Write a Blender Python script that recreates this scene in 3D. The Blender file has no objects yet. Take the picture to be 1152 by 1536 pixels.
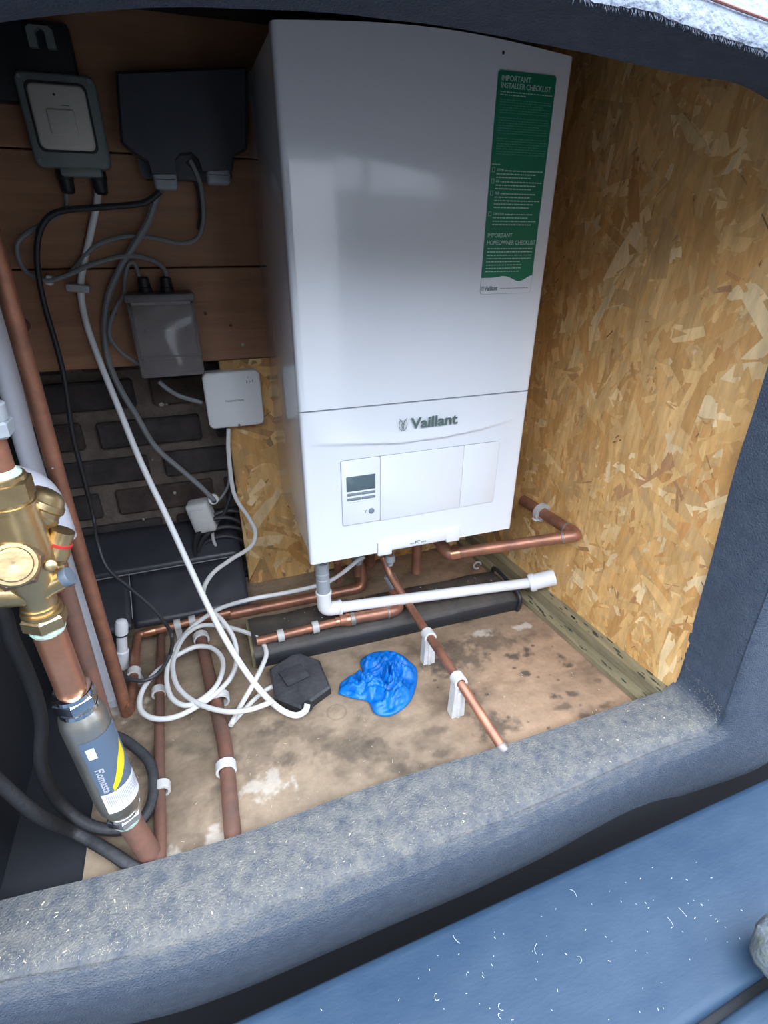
import bpy, bmesh, math, random
import numpy as np
from mathutils import Vector, Matrix, noise
random.seed(7)
D = bpy.data
S = bpy.context.scene
COL = S.collection

# ------------------------------------------------------------------ camera
FPX = 788.609
CAM = Vector((-0.13320, -0.74360, 0.49803))
AX = ((0.94272441, 0.15301374, -0.29640762),
      (-0.33355026, 0.44269542, -0.83232505),
      (0.00386113, 0.88351998, 0.46837755))
cd = D.cameras.new('camera')
cam = D.objects.new('camera', cd)
COL.objects.link(cam)
cd.sensor_fit = 'VERTICAL'
cd.sensor_height = 24.0
cd.lens = 24.0 * FPX / 1536
cd.clip_start = 0.01
cam.matrix_world = Matrix.Translation(CAM) @ Matrix(AX).to_4x4()
S.camera = cam

# ------------------------------------------------------------------ sky, light, exposure
w = D.worlds.new('sky')
S.world = w
w.use_nodes = True
nt = w.node_tree
nt.nodes.clear()
wo = nt.nodes.new('ShaderNodeOutputWorld')
bg = nt.nodes.new('ShaderNodeBackground')
tc = nt.nodes.new('ShaderNodeTexCoord')
sp = nt.nodes.new('ShaderNodeSeparateXYZ')
rp = nt.nodes.new('ShaderNodeValToRGB')
nt.links.new(tc.outputs['Generated'], sp.inputs[0])
mr = nt.nodes.new('ShaderNodeMapRange')
mr.inputs['From Min'].default_value = -1
nt.links.new(sp.outputs['Z'], mr.inputs['Value'])
nt.links.new(mr.outputs[0], rp.inputs[0])
rp.color_ramp.elements[0].position = 0.47
rp.color_ramp.elements[0].color = (0.16, 0.16, 0.16, 1)
rp.color_ramp.elements[1].position = 0.53
rp.color_ramp.elements[1].color = (0.26, 0.28, 0.31, 1)
e = rp.color_ramp.elements.new(1.0)
e.color = (0.78, 0.90, 1.08, 1)
e = rp.color_ramp.elements.new(0.72)
e.color = (0.70, 0.79, 0.93, 1)
e = rp.color_ramp.elements.new(0.90)
e.color = (0.84, 0.93, 1.05, 1)
nt.links.new(rp.outputs[0], bg.inputs[0])
bg.inputs[1].default_value = 7.0
nt.links.new(bg.outputs[0], wo.inputs[0])
S.view_settings.view_transform = 'Standard'
S.view_settings.look = 'None'
S.view_settings.gamma = 1
S.view_settings.use_curve_mapping = False
S.view_settings.exposure = 0.25


# ------------------------------------------------------------------ survey helper: a point seen in the photo, on a known plane
def P(u, v, x=None, y=None, z=None):
    d = Vector(((u - 576) / FPX, (768 - v) / FPX, -1.0))
    d = Matrix(AX) @ d
    if x is not None:
        k = (x - CAM.x) / d.x
    elif y is not None:
        k = (y - CAM.y) / d.y
    else:
        k = (z - CAM.z) / d.z
    return CAM + d * k


# ------------------------------------------------------------------ materials
MATS = {}


def mat(name, col, rough=0.5, metal=0.0, var=0.0, vscale=20.0, bump=0.0, bscale=60.0, col2=None, coat=0.0,
        alpha=1.0, trans=0.0, attr=None, stretch=None, dust=None, spec=None, emit=None):
    if name in MATS:
        return MATS[name]
    m = D.materials.new(name)
    m.use_nodes = True
    n = m.node_tree
    b = n.nodes['Principled BSDF']
    b.inputs['Base Color'].default_value = (*col, 1)
    b.inputs['Roughness'].default_value = rough
    b.inputs['Metallic'].default_value = metal
    b.inputs['Coat Weight'].default_value = coat
    b.inputs['Coat Roughness'].default_value = 0.05
    b.inputs['Alpha'].default_value = alpha
    b.inputs['Transmission Weight'].default_value = trans
    if spec is not None:
        b.inputs['Specular IOR Level'].default_value = spec
    t = n.nodes.new('ShaderNodeTexCoord')
    vec = t.outputs['Object']
    if stretch:
        mp = n.nodes.new('ShaderNodeMapping')
        mp.inputs['Scale'].default_value = stretch
        n.links.new(vec, mp.inputs[0])
        vec = mp.outputs[0]
    src = None
    if attr:
        a = n.nodes.new('ShaderNodeAttribute')
        a.attribute_name = attr
        src = a.outputs['Color']
    if var > 0:
        nz = n.nodes.new('ShaderNodeTexNoise')
        nz.inputs['Scale'].default_value = vscale
        nz.inputs['Detail'].default_value = 6
        nz.inputs['Roughness'].default_value = 0.65
        n.links.new(vec, nz.inputs['Vector'])
        mx = n.nodes.new('ShaderNodeMix')
        mx.data_type = 'RGBA'
        cr = n.nodes.new('ShaderNodeValToRGB')
        cr.color_ramp.elements[0].position = 0.35
        cr.color_ramp.elements[1].position = 0.68
        n.links.new(nz.outputs[0], cr.inputs[0])
        n.links.new(cr.outputs[0], mx.inputs[0])
        if src is not None:
            mx.blend_type = 'MULTIPLY'
            n.links.new(src, mx.inputs[6])
            mx.inputs[7].default_value = (1 - var, 1 - var, 1 - var, 1)
        else:
            mx.inputs[6].default_value = (*col, 1)
            c2 = col2 or tuple(c * (1 - var) for c in col)
            mx.inputs[7].default_value = (*c2, 1)
        src = mx.outputs[2]
    if dust:
        # settled dust: more on faces that look up, broken by noise
        g = n.nodes.new('ShaderNodeNewGeometry')
        s = n.nodes.new('ShaderNodeSeparateXYZ')
        n.links.new(g.outputs['True Normal'], s.inputs[0])
        nz2 = n.nodes.new('ShaderNodeTexNoise')
        nz2.inputs['Scale'].default_value = dust[2]
        nz2.inputs['Detail'].default_value = 8
        nz2.inputs['Roughness'].default_value = 0.75
        n.links.new(t.outputs['Object'], nz2.inputs['Vector'])
        cr2 = n.nodes.new('ShaderNodeValToRGB')
        cr2.color_ramp.elements[0].position = 0.28
        cr2.color_ramp.elements[1].position = 0.66
        n.links.new(nz2.outputs[0], cr2.inputs[0])
        mrr = n.nodes.new('ShaderNodeMapRange')
        mrr.inputs['From Min'].default_value = 0.1
        mrr.inputs['From Max'].default_value = 0.9
        mrr.inputs['To Max'].default_value = dust[1]
        n.links.new(s.outputs['Z'], mrr.inputs[0])
        mu = n.nodes.new('ShaderNodeMath')
        mu.operation = 'MULTIPLY'
        n.links.new(cr2.outputs[0], mu.inputs[0])
        n.links.new(mrr.outputs[0], mu.inputs[1])
        m2 = n.nodes.new('ShaderNodeMix')
        m2.data_type = 'RGBA'
        n.links.new(mu.outputs[0], m2.inputs[0])
        if src is not None:
            n.links.new(src, m2.inputs[6])
        else:
            m2.inputs[6].default_value = (*col, 1)
        m2.inputs[7].default_value = (*dust[0], 1)
        src = m2.outputs[2]
    if src is not None:
        n.links.new(src, b.inputs['Base Color'])
    if bump > 0:
        nb = n.nodes.new('ShaderNodeTexNoise')
        nb.inputs['Scale'].default_value = bscale
        nb.inputs['Detail'].default_value = 5
        n.links.new(vec, nb.inputs['Vector'])
        bp = n.nodes.new('ShaderNodeBump')
        bp.inputs['Strength'].default_value = bump
        bp.inputs['Distance'].default_value = 0.004
        n.links.new(nb.outputs[0], bp.inputs['Height'])
        n.links.new(bp.outputs[0], b.inputs['Normal'])
    MATS[name] = m
    return m


M_WHITE = mat('gloss white enamel', (0.80, 0.82, 0.86), 0.15, coat=0.6)
M_WPLA = mat('white plastic', (0.80, 0.80, 0.79), 0.35)
M_LINE = mat('grey joint', (0.30, 0.32, 0.36), 0.5)
M_INK = mat('dark green grey ink', (0.10, 0.15, 0.14), 0.4)
M_LCD = mat('display glass', (0.10, 0.14, 0.16), 0.2, coat=0.3)
M_BTN = mat('grey rubber key', (0.20, 0.24, 0.28), 0.5)
M_GREEN = mat('green label', (0.008, 0.19, 0.095), 0.45)
M_GTXT = mat('pale label print', (0.45, 0.66, 0.56), 0.5)
M_GTXT2 = mat('faint label print', (0.10, 0.36, 0.24), 0.5)
M_PIPEW = mat('white pipe plastic', (0.82, 0.82, 0.84), 0.3, var=0.12, vscale=9, bump=0.05)
M_PIPEL = mat('lilac white pipe plastic', (0.68, 0.69, 0.76), 0.38, var=0.15, vscale=9)
M_CABW = mat('white cable sheath', (0.83, 0.83, 0.82), 0.42)
M_CABW2 = mat('off white cable sheath', (0.72, 0.71, 0.69), 0.45, var=0.12, vscale=30)
M_CABG = mat('grey cable sheath', (0.25, 0.26, 0.26), 0.5, var=0.15, vscale=30)
M_CABK = mat('black cable sheath', (0.028, 0.028, 0.03), 0.5, dust=((0.12, 0.12, 0.13), 0.5, 40))
M_COP = mat('aged copper', (0.47, 0.21, 0.13), 0.45, 0.6, var=0.5, vscale=28, bump=0.15, bscale=90, col2=(0.26, 0.125, 0.085))
M_COPB = mat('bright copper', (0.72, 0.34, 0.21), 0.30, 0.85, var=0.35, vscale=26, bump=0.06, bscale=60, col2=(0.55, 0.25, 0.14))
M_COPD = mat('dusty copper', (0.25, 0.115, 0.078), 0.6, 0.35, var=0.6, vscale=30, bump=0.25, bscale=110, col2=(0.16, 0.095, 0.075))
M_BRASS = mat('satin brass', (0.70, 0.52, 0.27), 0.32, 0.95, var=0.3, vscale=22, bump=0.12, bscale=70, col2=(0.52, 0.37, 0.20))
M_BRASSD = mat('dark brass', (0.36, 0.23, 0.15), 0.35, 0.9, var=0.3, vscale=40)
M_SOLDER = mat('tinned solder', (0.30, 0.27, 0.25), 0.5, 0.6)
M_VERD = mat('verdigris crust', (0.42, 0.66, 0.54), 0.85, var=0.4, vscale=60, bump=0.8, bscale=180, col2=(0.70, 0.78, 0.68))
M_STEEL = mat('brushed steel', (0.50, 0.48, 0.43), 0.36, 0.9, var=0.4, vscale=18, bump=0.1, col2=(0.25, 0.23, 0.19), stretch=(1, 1, 0.4))
M_CHROME = mat('chromed nut', (0.82, 0.82, 0.82), 0.12, 1.0)
M_GPLA = mat('grey fitting plastic', (0.36, 0.39, 0.42), 0.45, var=0.2, vscale=25)
M_GCAP = mat('grey blue cap', (0.13, 0.16, 0.20), 0.5, var=0.2, vscale=25)
M_CLIP = mat('white nylon clip', (0.72, 0.71, 0.69), 0.5, var=0.25, vscale=25)
M_CLIPG = mat('translucent grey clip', (0.52, 0.51, 0.49), 0.5, var=0.25, vscale=25)
M_SWG = mat('grey switch housing', (0.20, 0.235, 0.225), 0.5, var=0.15, vscale=25)
M_SWP = mat('pale switch plate', (0.62, 0.60, 0.52), 0.4)
M_DKPLA = mat('dark grey plastic', (0.045, 0.052, 0.065), 0.42, var=0.2, vscale=12)
M_KPLA = mat('black plastic', (0.02, 0.021, 0.025), 0.5)
M_SMOKE = mat('smoked cover', (0.25, 0.22, 0.22), 0.12, coat=0.6, alpha=0.5)
M_UNIT = mat('grey unit body', (0.15, 0.14, 0.145), 0.4)
M_UNITI = mat('grey unit inside', (0.55, 0.47, 0.45), 0.5)
M_RED = mat('red seal', (0.55, 0.03, 0.03), 0.5)
M_YEL = mat('yellow print', (0.80, 0.62, 0.02), 0.45)
M_SLATE = mat('slate blue print', (0.10, 0.14, 0.20), 0.4)
M_LBLW = mat('white print', (0.78, 0.79, 0.83), 0.45)
M_GLOVE = mat('bright blue nitrile', (0.0, 0.17, 0.62), 0.42, var=0.25, vscale=25, bump=0.3, bscale=90)
M_RUB = mat('black rubber', (0.018, 0.018, 0.02), 0.65, dust=((0.10, 0.10, 0.11), 0.6, 30), bump=0.3, bscale=150)
M_MEMB = mat('black membrane', (0.018, 0.019, 0.023), 0.6, bump=0.4, bscale=22, dust=((0.085, 0.068, 0.055), 1.0, 16))
M_MEMS = mat('black damp proof sheet', (0.028, 0.028, 0.036), 0.38, bump=0.25, bscale=25, dust=((0.07, 0.07, 0.08), 0.4, 12))
M_JOINT = mat('pale joint line', (0.30, 0.31, 0.33), 0.7)
M_BRK1 = mat('sooty brown brick', (0.050, 0.035, 0.032), 0.9, var=0.6, vscale=20, bump=1.0, bscale=60, col2=(0.10, 0.068, 0.055))
M_BRK2 = mat('dark red brick', (0.085, 0.038, 0.034), 0.9, var=0.7, vscale=28, bump=1.0, bscale=60, col2=(0.045, 0.036, 0.036))
M_BRK3 = mat('near black brick', (0.034, 0.029, 0.031), 0.9, var=0.6, vscale=20, bump=1.0, bscale=60, col2=(0.075, 0.06, 0.055))
M_MORT = mat('brown grey mortar', (0.19, 0.155, 0.125), 0.95, var=0.5, vscale=25, bump=1.0, bscale=80, col2=(0.11, 0.085, 0.07))
M_PLANK = mat('orange pine plank', (0.40, 0.205, 0.11), 0.6, var=0.35, vscale=7, bump=0.15, bscale=30, stretch=(0.7, 6, 9), col2=(0.30, 0.145, 0.075))
M_KNOT = mat('dark knot', (0.14, 0.06, 0.035), 0.6, var=0.3, vscale=90)
M_OSB = mat('oriented strand board', (0.5, 0.3, 0.12), 0.6, var=0.28, vscale=70, attr='Col', bump=0.45, bscale=90, stretch=(1, 1, .22))
M_FLOOR = mat('stained plywood', (0.45, 0.33, 0.2), 0.75, var=0.12, vscale=120, attr='Col', bump=0.3, bscale=100)
M_BATT = mat('treated batten', (0.27, 0.22, 0.125), 0.8, var=0.6, vscale=8, bump=0.4, bscale=30, stretch=(7, 0.7, 7), col2=(0.15, 0.125, 0.07))
M_MOULD = mat('mould spot', (0.045, 0.05, 0.035), 0.9)
M_BLINER = mat('black liner', (0.012, 0.014, 0.019), 0.55, dust=((0.035, 0.037, 0.04), 0.5, 8))
M_DARKW = mat('dark boarding', (0.05, 0.037, 0.03), 0.8, var=0.4, vscale=10, stretch=(1, 1, 6))
M_FRAME = mat('flocked blue grey moulding', (0.044, 0.062, 0.096), 0.9, var=0.45, vscale=60, bump=1.0, bscale=420,
              col2=(0.066, 0.086, 0.120), dust=((0.22, 0.21, 0.19), 1.0, 55))
M_LID = mat('blue grey hatch board', (0.019, 0.043, 0.082), 0.5, var=0.5, vscale=5, bump=0.08, bscale=90,
            col2=(0.038, 0.066, 0.106), stretch=(1, 2.4, 1), spec=0.3)
M_MOSS = mat('mossy weathered plastic', (0.10, 0.115, 0.085), 0.9, var=0.6, vscale=40, bump=1.0, bscale=120, col2=(0.13, 0.15, 0.19))
M_STRAW = mat('straw debris', (0.55, 0.49, 0.36), 0.8)
M_SCRA = mat('pale scratch marks', (0.55, 0.62, 0.72), 0.6)
M_FOAM = mat('off white filler', (0.62, 0.58, 0.52), 0.9, var=0.4, vscale=60, bump=0.9, bscale=120)


# ------------------------------------------------------------------ mesh helpers
def frame_of(d):
    d = d.normalized()
    a = Vector((0, 0, 1)) if abs(d.z) < 0.9 else Vector((1, 0, 0))
    s = d.cross(a).normalized()
    return s, s.cross(d).normalized(), d


def smooth_path(pts, sub=6):
    pts = [Vector(p) for p in pts]
    if len(pts) < 3:
        return pts
    q = [pts[0] * 2 - pts[1]] + pts + [pts[-1] * 2 - pts[-2]]
    out = []
    for i in range(1, len(q) - 2):
        p0, p1, p2, p3 = q[i - 1:i + 3]
        for k in range(sub):
            t = k / sub
            out.append(0.5 * ((2 * p1) + (p2 - p0) * t + (2 * p0 - 5 * p1 + 4 * p2 - p3) * t * t + (3 * p1 - p0 - 3 * p2 + p3) * t ** 3))
    out.append(pts[-1])
    return out


class MB:
    def __init__(s):
        s.v = []
        s.f = []

    def add(s, vs, fs):
        o = len(s.v)
        s.v += [Vector(v) for v in vs]
        s.f += [tuple(i + o for i in f) for f in fs]
        return s

    def box(s, lo, hi, bev=0.0, seg=2, rot=None, piv=None):
        bm = bmesh.new()
        bmesh.ops.create_cube(bm, size=1)
        lo, hi = Vector(lo), Vector(hi)
        c, d = (lo + hi) / 2, hi - lo
        for v in bm.verts:
            v.co = Vector((v.co.x * d.x, v.co.y * d.y, v.co.z * d.z))
        if bev > 0:
            bmesh.ops.bevel(bm, geom=bm.edges[:], offset=min(bev, 0.49 * min(d)), segments=seg, affect='EDGES', profile=0.5)
        bm.verts.index_update()
        vs = []
        for v in bm.verts:
            p = v.co + c
            if rot is not None:
                pv = Vector(piv) if piv else c
                p = pv + rot @ (p - pv)
            vs.append(p)
        s.add(vs, [[v.index for v in f.verts] for f in bm.faces])
        bm.free()
        return s

    def rplate(s, cx, cz, w_, h_, r, y0, y1, seg=5, edge=0.0):
        """plate with rounded corners in the XZ plane, front face at y0 (near camera), back at y1"""
        def ring(inset):
            out = []
            for k, (sx, sz) in enumerate(((1, 1), (-1, 1), (-1, -1), (1, -1))):
                for i in range(seg + 1):
                    a = math.pi / 2 * (k + i / seg)
                    out.append((cx + sx * (w_ / 2 - r) + (r - inset) * math.cos(a), cz + sz * (h_ / 2 - r) + (r - inset) * math.sin(a)))
            return out
        rings = []
        if edge > 0:
            rings.append((y0, ring(edge)))
            rings.append((y0 + edge * 0.4, ring(edge * 0.35)))
            rings.append((y0 + edge, ring(0)))
        else:
            rings.append((y0, ring(0)))
        rings.append((y1, ring(0)))
        n = len(rings[0][1])
        vs = [(x, y, z) for y, rr in rings for x, z in rr]
        fs = [tuple(range(n))[::-1], tuple(range(len(vs) - n, len(vs)))]
        for k in range(len(rings) - 1):
            for i in range(n):
                j = (i + 1) % n
                fs.append((k * n + i, k * n + j, (k + 1) * n + j, (k + 1) * n + i))
        return s.add(vs, fs)

    def lathe(s, p, d, prof, n=24, caps=True, poly=None):
        """prof: list of (distance along d, radius)"""
        a, b, d = frame_of(Vector(d))
        p = Vector(p)
        vs = []
        for t, r in prof:
            for i in range(n):
                th = 2 * math.pi * i / n
                vs.append(p + d * t + (a * math.cos(th) + b * math.sin(th)) * r)
        fs = []
        for k in range(len(prof) - 1):
            for i in range(n):
                j = (i + 1) % n
                fs.append((k * n + i, k * n + j, (k + 1) * n + j, (k + 1) * n + i))
        if caps:
            fs.append(tuple(range(n))[::-1])
            fs.append(tuple(range(len(vs) - n, len(vs))))
        return s.add(vs, fs)

    def cyl(s, p0, p1, r0, r1=None, n=20):
        p0, p1 = Vector(p0), Vector(p1)
        return s.lathe(p0, p1 - p0, [(0, r0), ((p1 - p0).length, r0 if r1 is None else r1)], n)

    def hexnut(s, p, d, r, h, c=0.15):
        """hexagonal nut with chamfered ends"""
        L = Vector(d).normalized()
        s.lathe(p, L, [(0, r * .86), (h * c, r), (h * (1 - c), r), (h, r * .86)], 6)
        return s

    def tube(s, pts, r, n=10, sub=6, smooth=True):
        pts = smooth_path(pts, sub) if smooth else [Vector(p) for p in pts]
        m = len(pts)
        T = []
        for i in range(m):
            T.append((pts[min(i + 1, m - 1)] - pts[max(i - 1, 0)]).normalized())
        a, b, _ = frame_of(T[0])
        vs = []
        for i in range(m):
            a = (a - T[i] * a.dot(T[i])).normalized()
            b = T[i].cross(a)
            rr = r if not callable(r) else r(i / (m - 1))
            for k in range(n):
                th = 2 * math.pi * k / n
                vs.append(pts[i] + (a * math.cos(th) + b * math.sin(th)) * rr)
        fs = [tuple(range(n))[::-1], tuple(range((m - 1) * n, m * n))]
        for i in range(m - 1):
            for k in range(n):
                j = (k + 1) % n
                fs.append((i * n + k, i * n + j, (i + 1) * n + j, (i + 1) * n + k))
        return s.add(vs, fs)

    def prism(s, poly, y0, y1):
        n = len(poly)
        vs = [(x, y0, z) for x, z in poly] + [(x, y1, z) for x, z in poly]
        fs = [tuple(range(n)), tuple(range(n, 2 * n))[::-1]] + [(i, i + n, (i + 1) % n + n, (i + 1) % n) for i in range(n)]
        return s.add(vs, fs)


def world_origin(o):
    v = Vector((0, 0, 0))
    while o:
        v += Vector(o.location)
        o = o.parent
    return v


def obj(name, mb, material, parent=None, angle=35, label=None, kind=None, attr=None, loc=None):
    me = D.meshes.new(name)
    o = D.objects.new(name, me)
    if parent is None:
        if loc is None:
            xs = [v.x for v in mb.v]; ys = [v.y for v in mb.v]; zs = [v.z for v in mb.v]
            loc = Vector(((min(xs) + max(xs)) / 2, (min(ys) + max(ys)) / 2, min(zs)))
        o.location = loc
        org = Vector(loc)
    else:
        o.parent = parent
        org = world_origin(parent)
    me.from_pydata([v - org for v in mb.v], [], mb.f)
    bm = bmesh.new()
    bm.from_mesh(me)
    if attr is None:
        bmesh.ops.recalc_face_normals(bm, faces=bm.faces[:])
    bm.to_mesh(me)
    bm.free()
    me.polygons.foreach_set('use_smooth', [True] * len(me.polygons))
    if attr is not None:
        ca = me.color_attributes.new('Col', 'FLOAT_COLOR', attr[0])
        ca.data.foreach_set('color', np.asarray(attr[1], dtype=np.float32).ravel())
    me.set_sharp_from_angle(angle=math.radians(angle))
    me.materials.append(material)
    COL.objects.link(o)
    if label:
        o['label'] = label
    if kind:
        o['kind'] = kind
    return o


def tag(o, label, cat, group=None):
    o['label'] = label
    o['category'] = cat
    if group:
        o['group'] = group
    return o


def thing(name, label, cat, loc, group=None):
    o = D.objects.new(name, None)
    o.empty_display_size = 0.02
    o.location = loc
    COL.objects.link(o)
    return tag(o, label, cat, group)


def text_mb(txt, size, org, ex=Vector((1, 0, 0)), ez=Vector((0, 0, 1)), bold=0.0, wrap=None, width=None, depth=0.0003):
    """lettering as mesh: origin at its left baseline, running along ex, rising along ez"""
    cu = D.curves.new('t', 'FONT')
    cu.body = txt
    cu.size = size
    cu.offset = bold * size
    cu.extrude = depth
    cu.resolution_u = 3
    ob = D.objects.new('t', cu)
    COL.objects.link(ob)
    dg = bpy.context.evaluated_depsgraph_get()
    me = D.meshes.new_from_object(ob.evaluated_get(dg))
    D.objects.remove(ob)
    vs = [v.co.copy() for v in me.vertices]
    k = 1.0
    if width and vs:
        k = width / max(v.x for v in vs)
    en = ex.cross(ez)
    mb = MB()
    if wrap:
        out = [wrap(v.x * k, v.y, v.z) for v in vs]
    else:
        out = [org + ex * (v.x * k) + ez * v.y + en * v.z for v in vs]
    mb.add(out, [tuple(p.vertices) for p in me.polygons])
    D.meshes.remove(me)
    return mb


def vnoise(x, y, seed=0):
    """numpy value noise"""
    rng = np.random.RandomState(seed)
    g = rng.rand(256, 256)
    xi, yi = np.floor(x).astype(int), np.floor(y).astype(int)
    fx, fy = x - xi, y - yi
    fx, fy = fx * fx * (3 - 2 * fx), fy * fy * (3 - 2 * fy)
    a, b = g[xi % 256, yi % 256], g[(xi + 1) % 256, yi % 256]
    c, d = g[xi % 256, (yi + 1) % 256], g[(xi + 1) % 256, (yi + 1) % 256]
    return (a * (1 - fx) + b * fx) * (1 - fy) + (c * (1 - fx) + d * fx) * fy


def fbm(x, y, seed=0, oc=4):
    s, a, t = 0, 0.5, 0
    for k in range(oc):
        s = s + a * vnoise(x * 2 ** k, y * 2 ** k, seed + k)
        t += a
        a *= 0.55
    return s / t


HOUSE_H = 1.85
ZF = -0.22      # floor level
YB = 0.40       # brick wall face
YP = 0.30       # face of planks and strand board behind the boiler


def wx(y):      # face of the right hand wall
    return 0.52 - 0.1 * y


# ================================================================== SETTING
# ---- floor with stains
def make_floor():
    nx, ny = 520, 330
    xs = np.linspace(-0.365, 0.60, nx)
    ys = np.linspace(-0.335, 0.40, ny)
    X, Y = np.meshgrid(xs, ys, indexing='ij')
    base = np.array([0.335, 0.245, 0.165])
    g1 = fbm(X * 9 + 3, Y * 55, 1)
    g2 = fbm(X * 7, Y * 7, 9)
    g3 = fbm(X * 60, Y * 60, 21)
    g4 = fbm(X * 22 + 7, Y * 30, 31)
    Cc = base[None, None, :] * (0.74 + 0.34 * g1 + 0.75 * (g2 - .5) + 0.35 * (g3 - .5) - 0.28 * np.clip((g4 - .52) * 5, 0, 1))[..., None]
    warm = np.clip((X - 0.05) * 2.5, 0, 1) * (0.5 + g2)
    Cc = Cc * (1 + np.stack([0.10 * warm, -0.06 * warm, -0.14 * warm], -1))

    def stain(u, v, ru, rv, strength, col=(0.035, 0.028, 0.024), seed=0, ang=0.0, rag=0.9):
        nonlocal Cc
        p = P(u, v, z=ZF)
        ca, sa = math.cos(ang), math.sin(ang)
        dx, dy = X - p.x, Y - p.y
        a, b = (dx * ca + dy * sa) / ru, (-dx * sa + dy * ca) / rv
        r = np.sqrt(a * a + b * b)
        r = r + rag * (fbm(X * 70 + seed * 3.1, Y * 70, 40 + seed, 5) - 0.5) * 2.4
        k = np.clip((1.05 - r) / 0.6, 0, 1) * strength
        Cc = Cc * (1 - k[..., None]) + np.array(col) * k[..., None]
    st = [(520, 1125, .05, .03, .45), (560, 1120, .03, .018, .3), (685, 985, .06, .05, .6), (660, 1000, .03, .03, .6), (740, 960, .05, .03, .5),
          (790, 975, .012, .018, .8), (770, 985, .014, .014, .8), (840, 985, .013, .013, .75), (855, 1000, .013, .012, .8),
          (790, 1010, .01, .008, .8), (745, 1090, .035, .03, .65), (720, 1075, .03, .012, .45), (830, 1045, .016, .009, .8),
          (845, 1060, .02, .009, .6), (880, 1075, .022, .008, .6), (860, 1040, .012, .006, .7), (390, 1130, .05, .05, .35), (410, 1095, .03, .02, .35),
          (360, 1090, .05, .05, .25), (300, 1100, .05, .05, .2), (435, 1140, .02, .012, .5), (600, 1135, .02, .014, .3),
          (650, 1095, .02, .01, .3), (660, 1130, .012, .008, .45), (640, 1150, .025, .01, .3), (260, 1250, .05, .05, .25),
          (210, 1080, .05, .04, .35), (190, 1150, .04, .05, .3), (705, 1050, .02, .02, .4), (895, 1020, .012, .006, .5), (905, 1058, .02, .007, .55),
          (470, 1100, .03, .015, .3), (595, 1150, .015, .01, .4), (325, 1205, .012, .03, .25), (440, 1085, .04, .02, .3)]
    for i, (u, v, a, b, k) in enumerate(st):
        stain(u, v, a, b, k, seed=i, ang=-0.15)
    for i in range(26):      # scattered small mould dots
        stain(random.uniform(640, 930), random.uniform(960, 1100), .004, .003, .7, seed=100 + i)
    for i, (u, v, a, b) in enumerate(((720, 950, .02, .01), (400, 1180, .03, .02), (250, 1290, .016, .012), (325, 1260, .01, .02), (780, 940, .03, .01), (190, 1060, .03, .02))):
        stain(u, v, a, b, .55, col=(0.62, 0.56, 0.48), seed=60 + i, rag=1.5)
    # ring mark left by a cup-sized thing
    p = P(505, 1068, z=ZF)
    r = np.sqrt((X - p.x) ** 2 + ((Y - p.y)) ** 2)
    k = np.clip(1 - np.abs(r - 0.016) / 0.0025, 0, 1) * 0.5
    Cc = Cc * (1 - k[..., None]) + np.array((0.13, 0.10, 0.08)) * k[..., None]
    Z = ZF + 0.0012 * (g3 - 0.5) + 0 * X
    mb = MB()
    mb.v = [Vector(t) for t in zip(X.ravel().tolist(), Y.ravel().tolist(), Z.ravel().tolist())]
    idx = np.arange(nx * ny).reshape(nx, ny)
    q = np.stack([idx[:-1, :-1], idx[1:, :-1], idx[1:, 1:], idx[:-1, 1:]], -1).reshape(-1, 4)
    mb.f = [tuple(t) for t in q.tolist()]
    n0 = len(mb.v)
    col = np.concatenate([np.clip(Cc, 0, 1).reshape(-1, 3), np.ones((n0, 1))], 1)
    # underside so that the board has thickness
    x0, x1, y0, y1 = xs[0], xs[-1], ys[0], ys[-1]
    mb.add([(x0, y0, ZF - .018), (x1, y0, ZF - .018), (x1, y1, ZF - .018), (x0, y1, ZF - .018), (x0, y0, ZF), (x1, y0, ZF), (x1, y1, ZF), (x0, y1, ZF)],
           [(3, 2, 1, 0), (0, 1, 5, 4), (1, 2, 6, 5), (2, 3, 7, 6), (3, 0, 4, 7)])
    col = np.concatenate([col, np.tile([0.3, 0.22, 0.15, 1], (8, 1))], 0)
    o = obj('floor', mb, M_FLOOR, attr=('POINT', col), kind='structure', loc=(0, 0, ZF))
    o['label'] = 'stained tan plywood floor with dark mould spots'


make_floor()
b = MB().box((-0.62, -0.335, ZF - .02), (-0.366, 0.42, ZF - .003))
obj('trim_1', b, M_BLINER, kind='structure', label='black liner strip beside the plywood floor')
obj('wall_low', MB().box((-1.2, -0.372, -1.0), (1.5, -0.345, -0.245)), M_BLINER, kind='structure', label='dark outer face of the cupboard below the sill')
obj('wall_outer', MB().box((0.64, -0.345, -0.245), (1.5, -0.315, 0.98)), M_BLINER, kind='structure', label='dark outer face of the cupboard right of the opening')
obj('wall_upper', MB().box((-1.2, -0.345, 0.685), (0.64, -0.315, 0.98)), M_BLINER, kind='structure', label='dark outer face of the cupboard above the opening')
obj('wall_side', MB().box((-1.2, -0.345, -0.245), (-0.53, -0.315, 0.685)), M_BLINER, kind='structure', label='dark outer face of the cupboard left of the opening')


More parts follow.
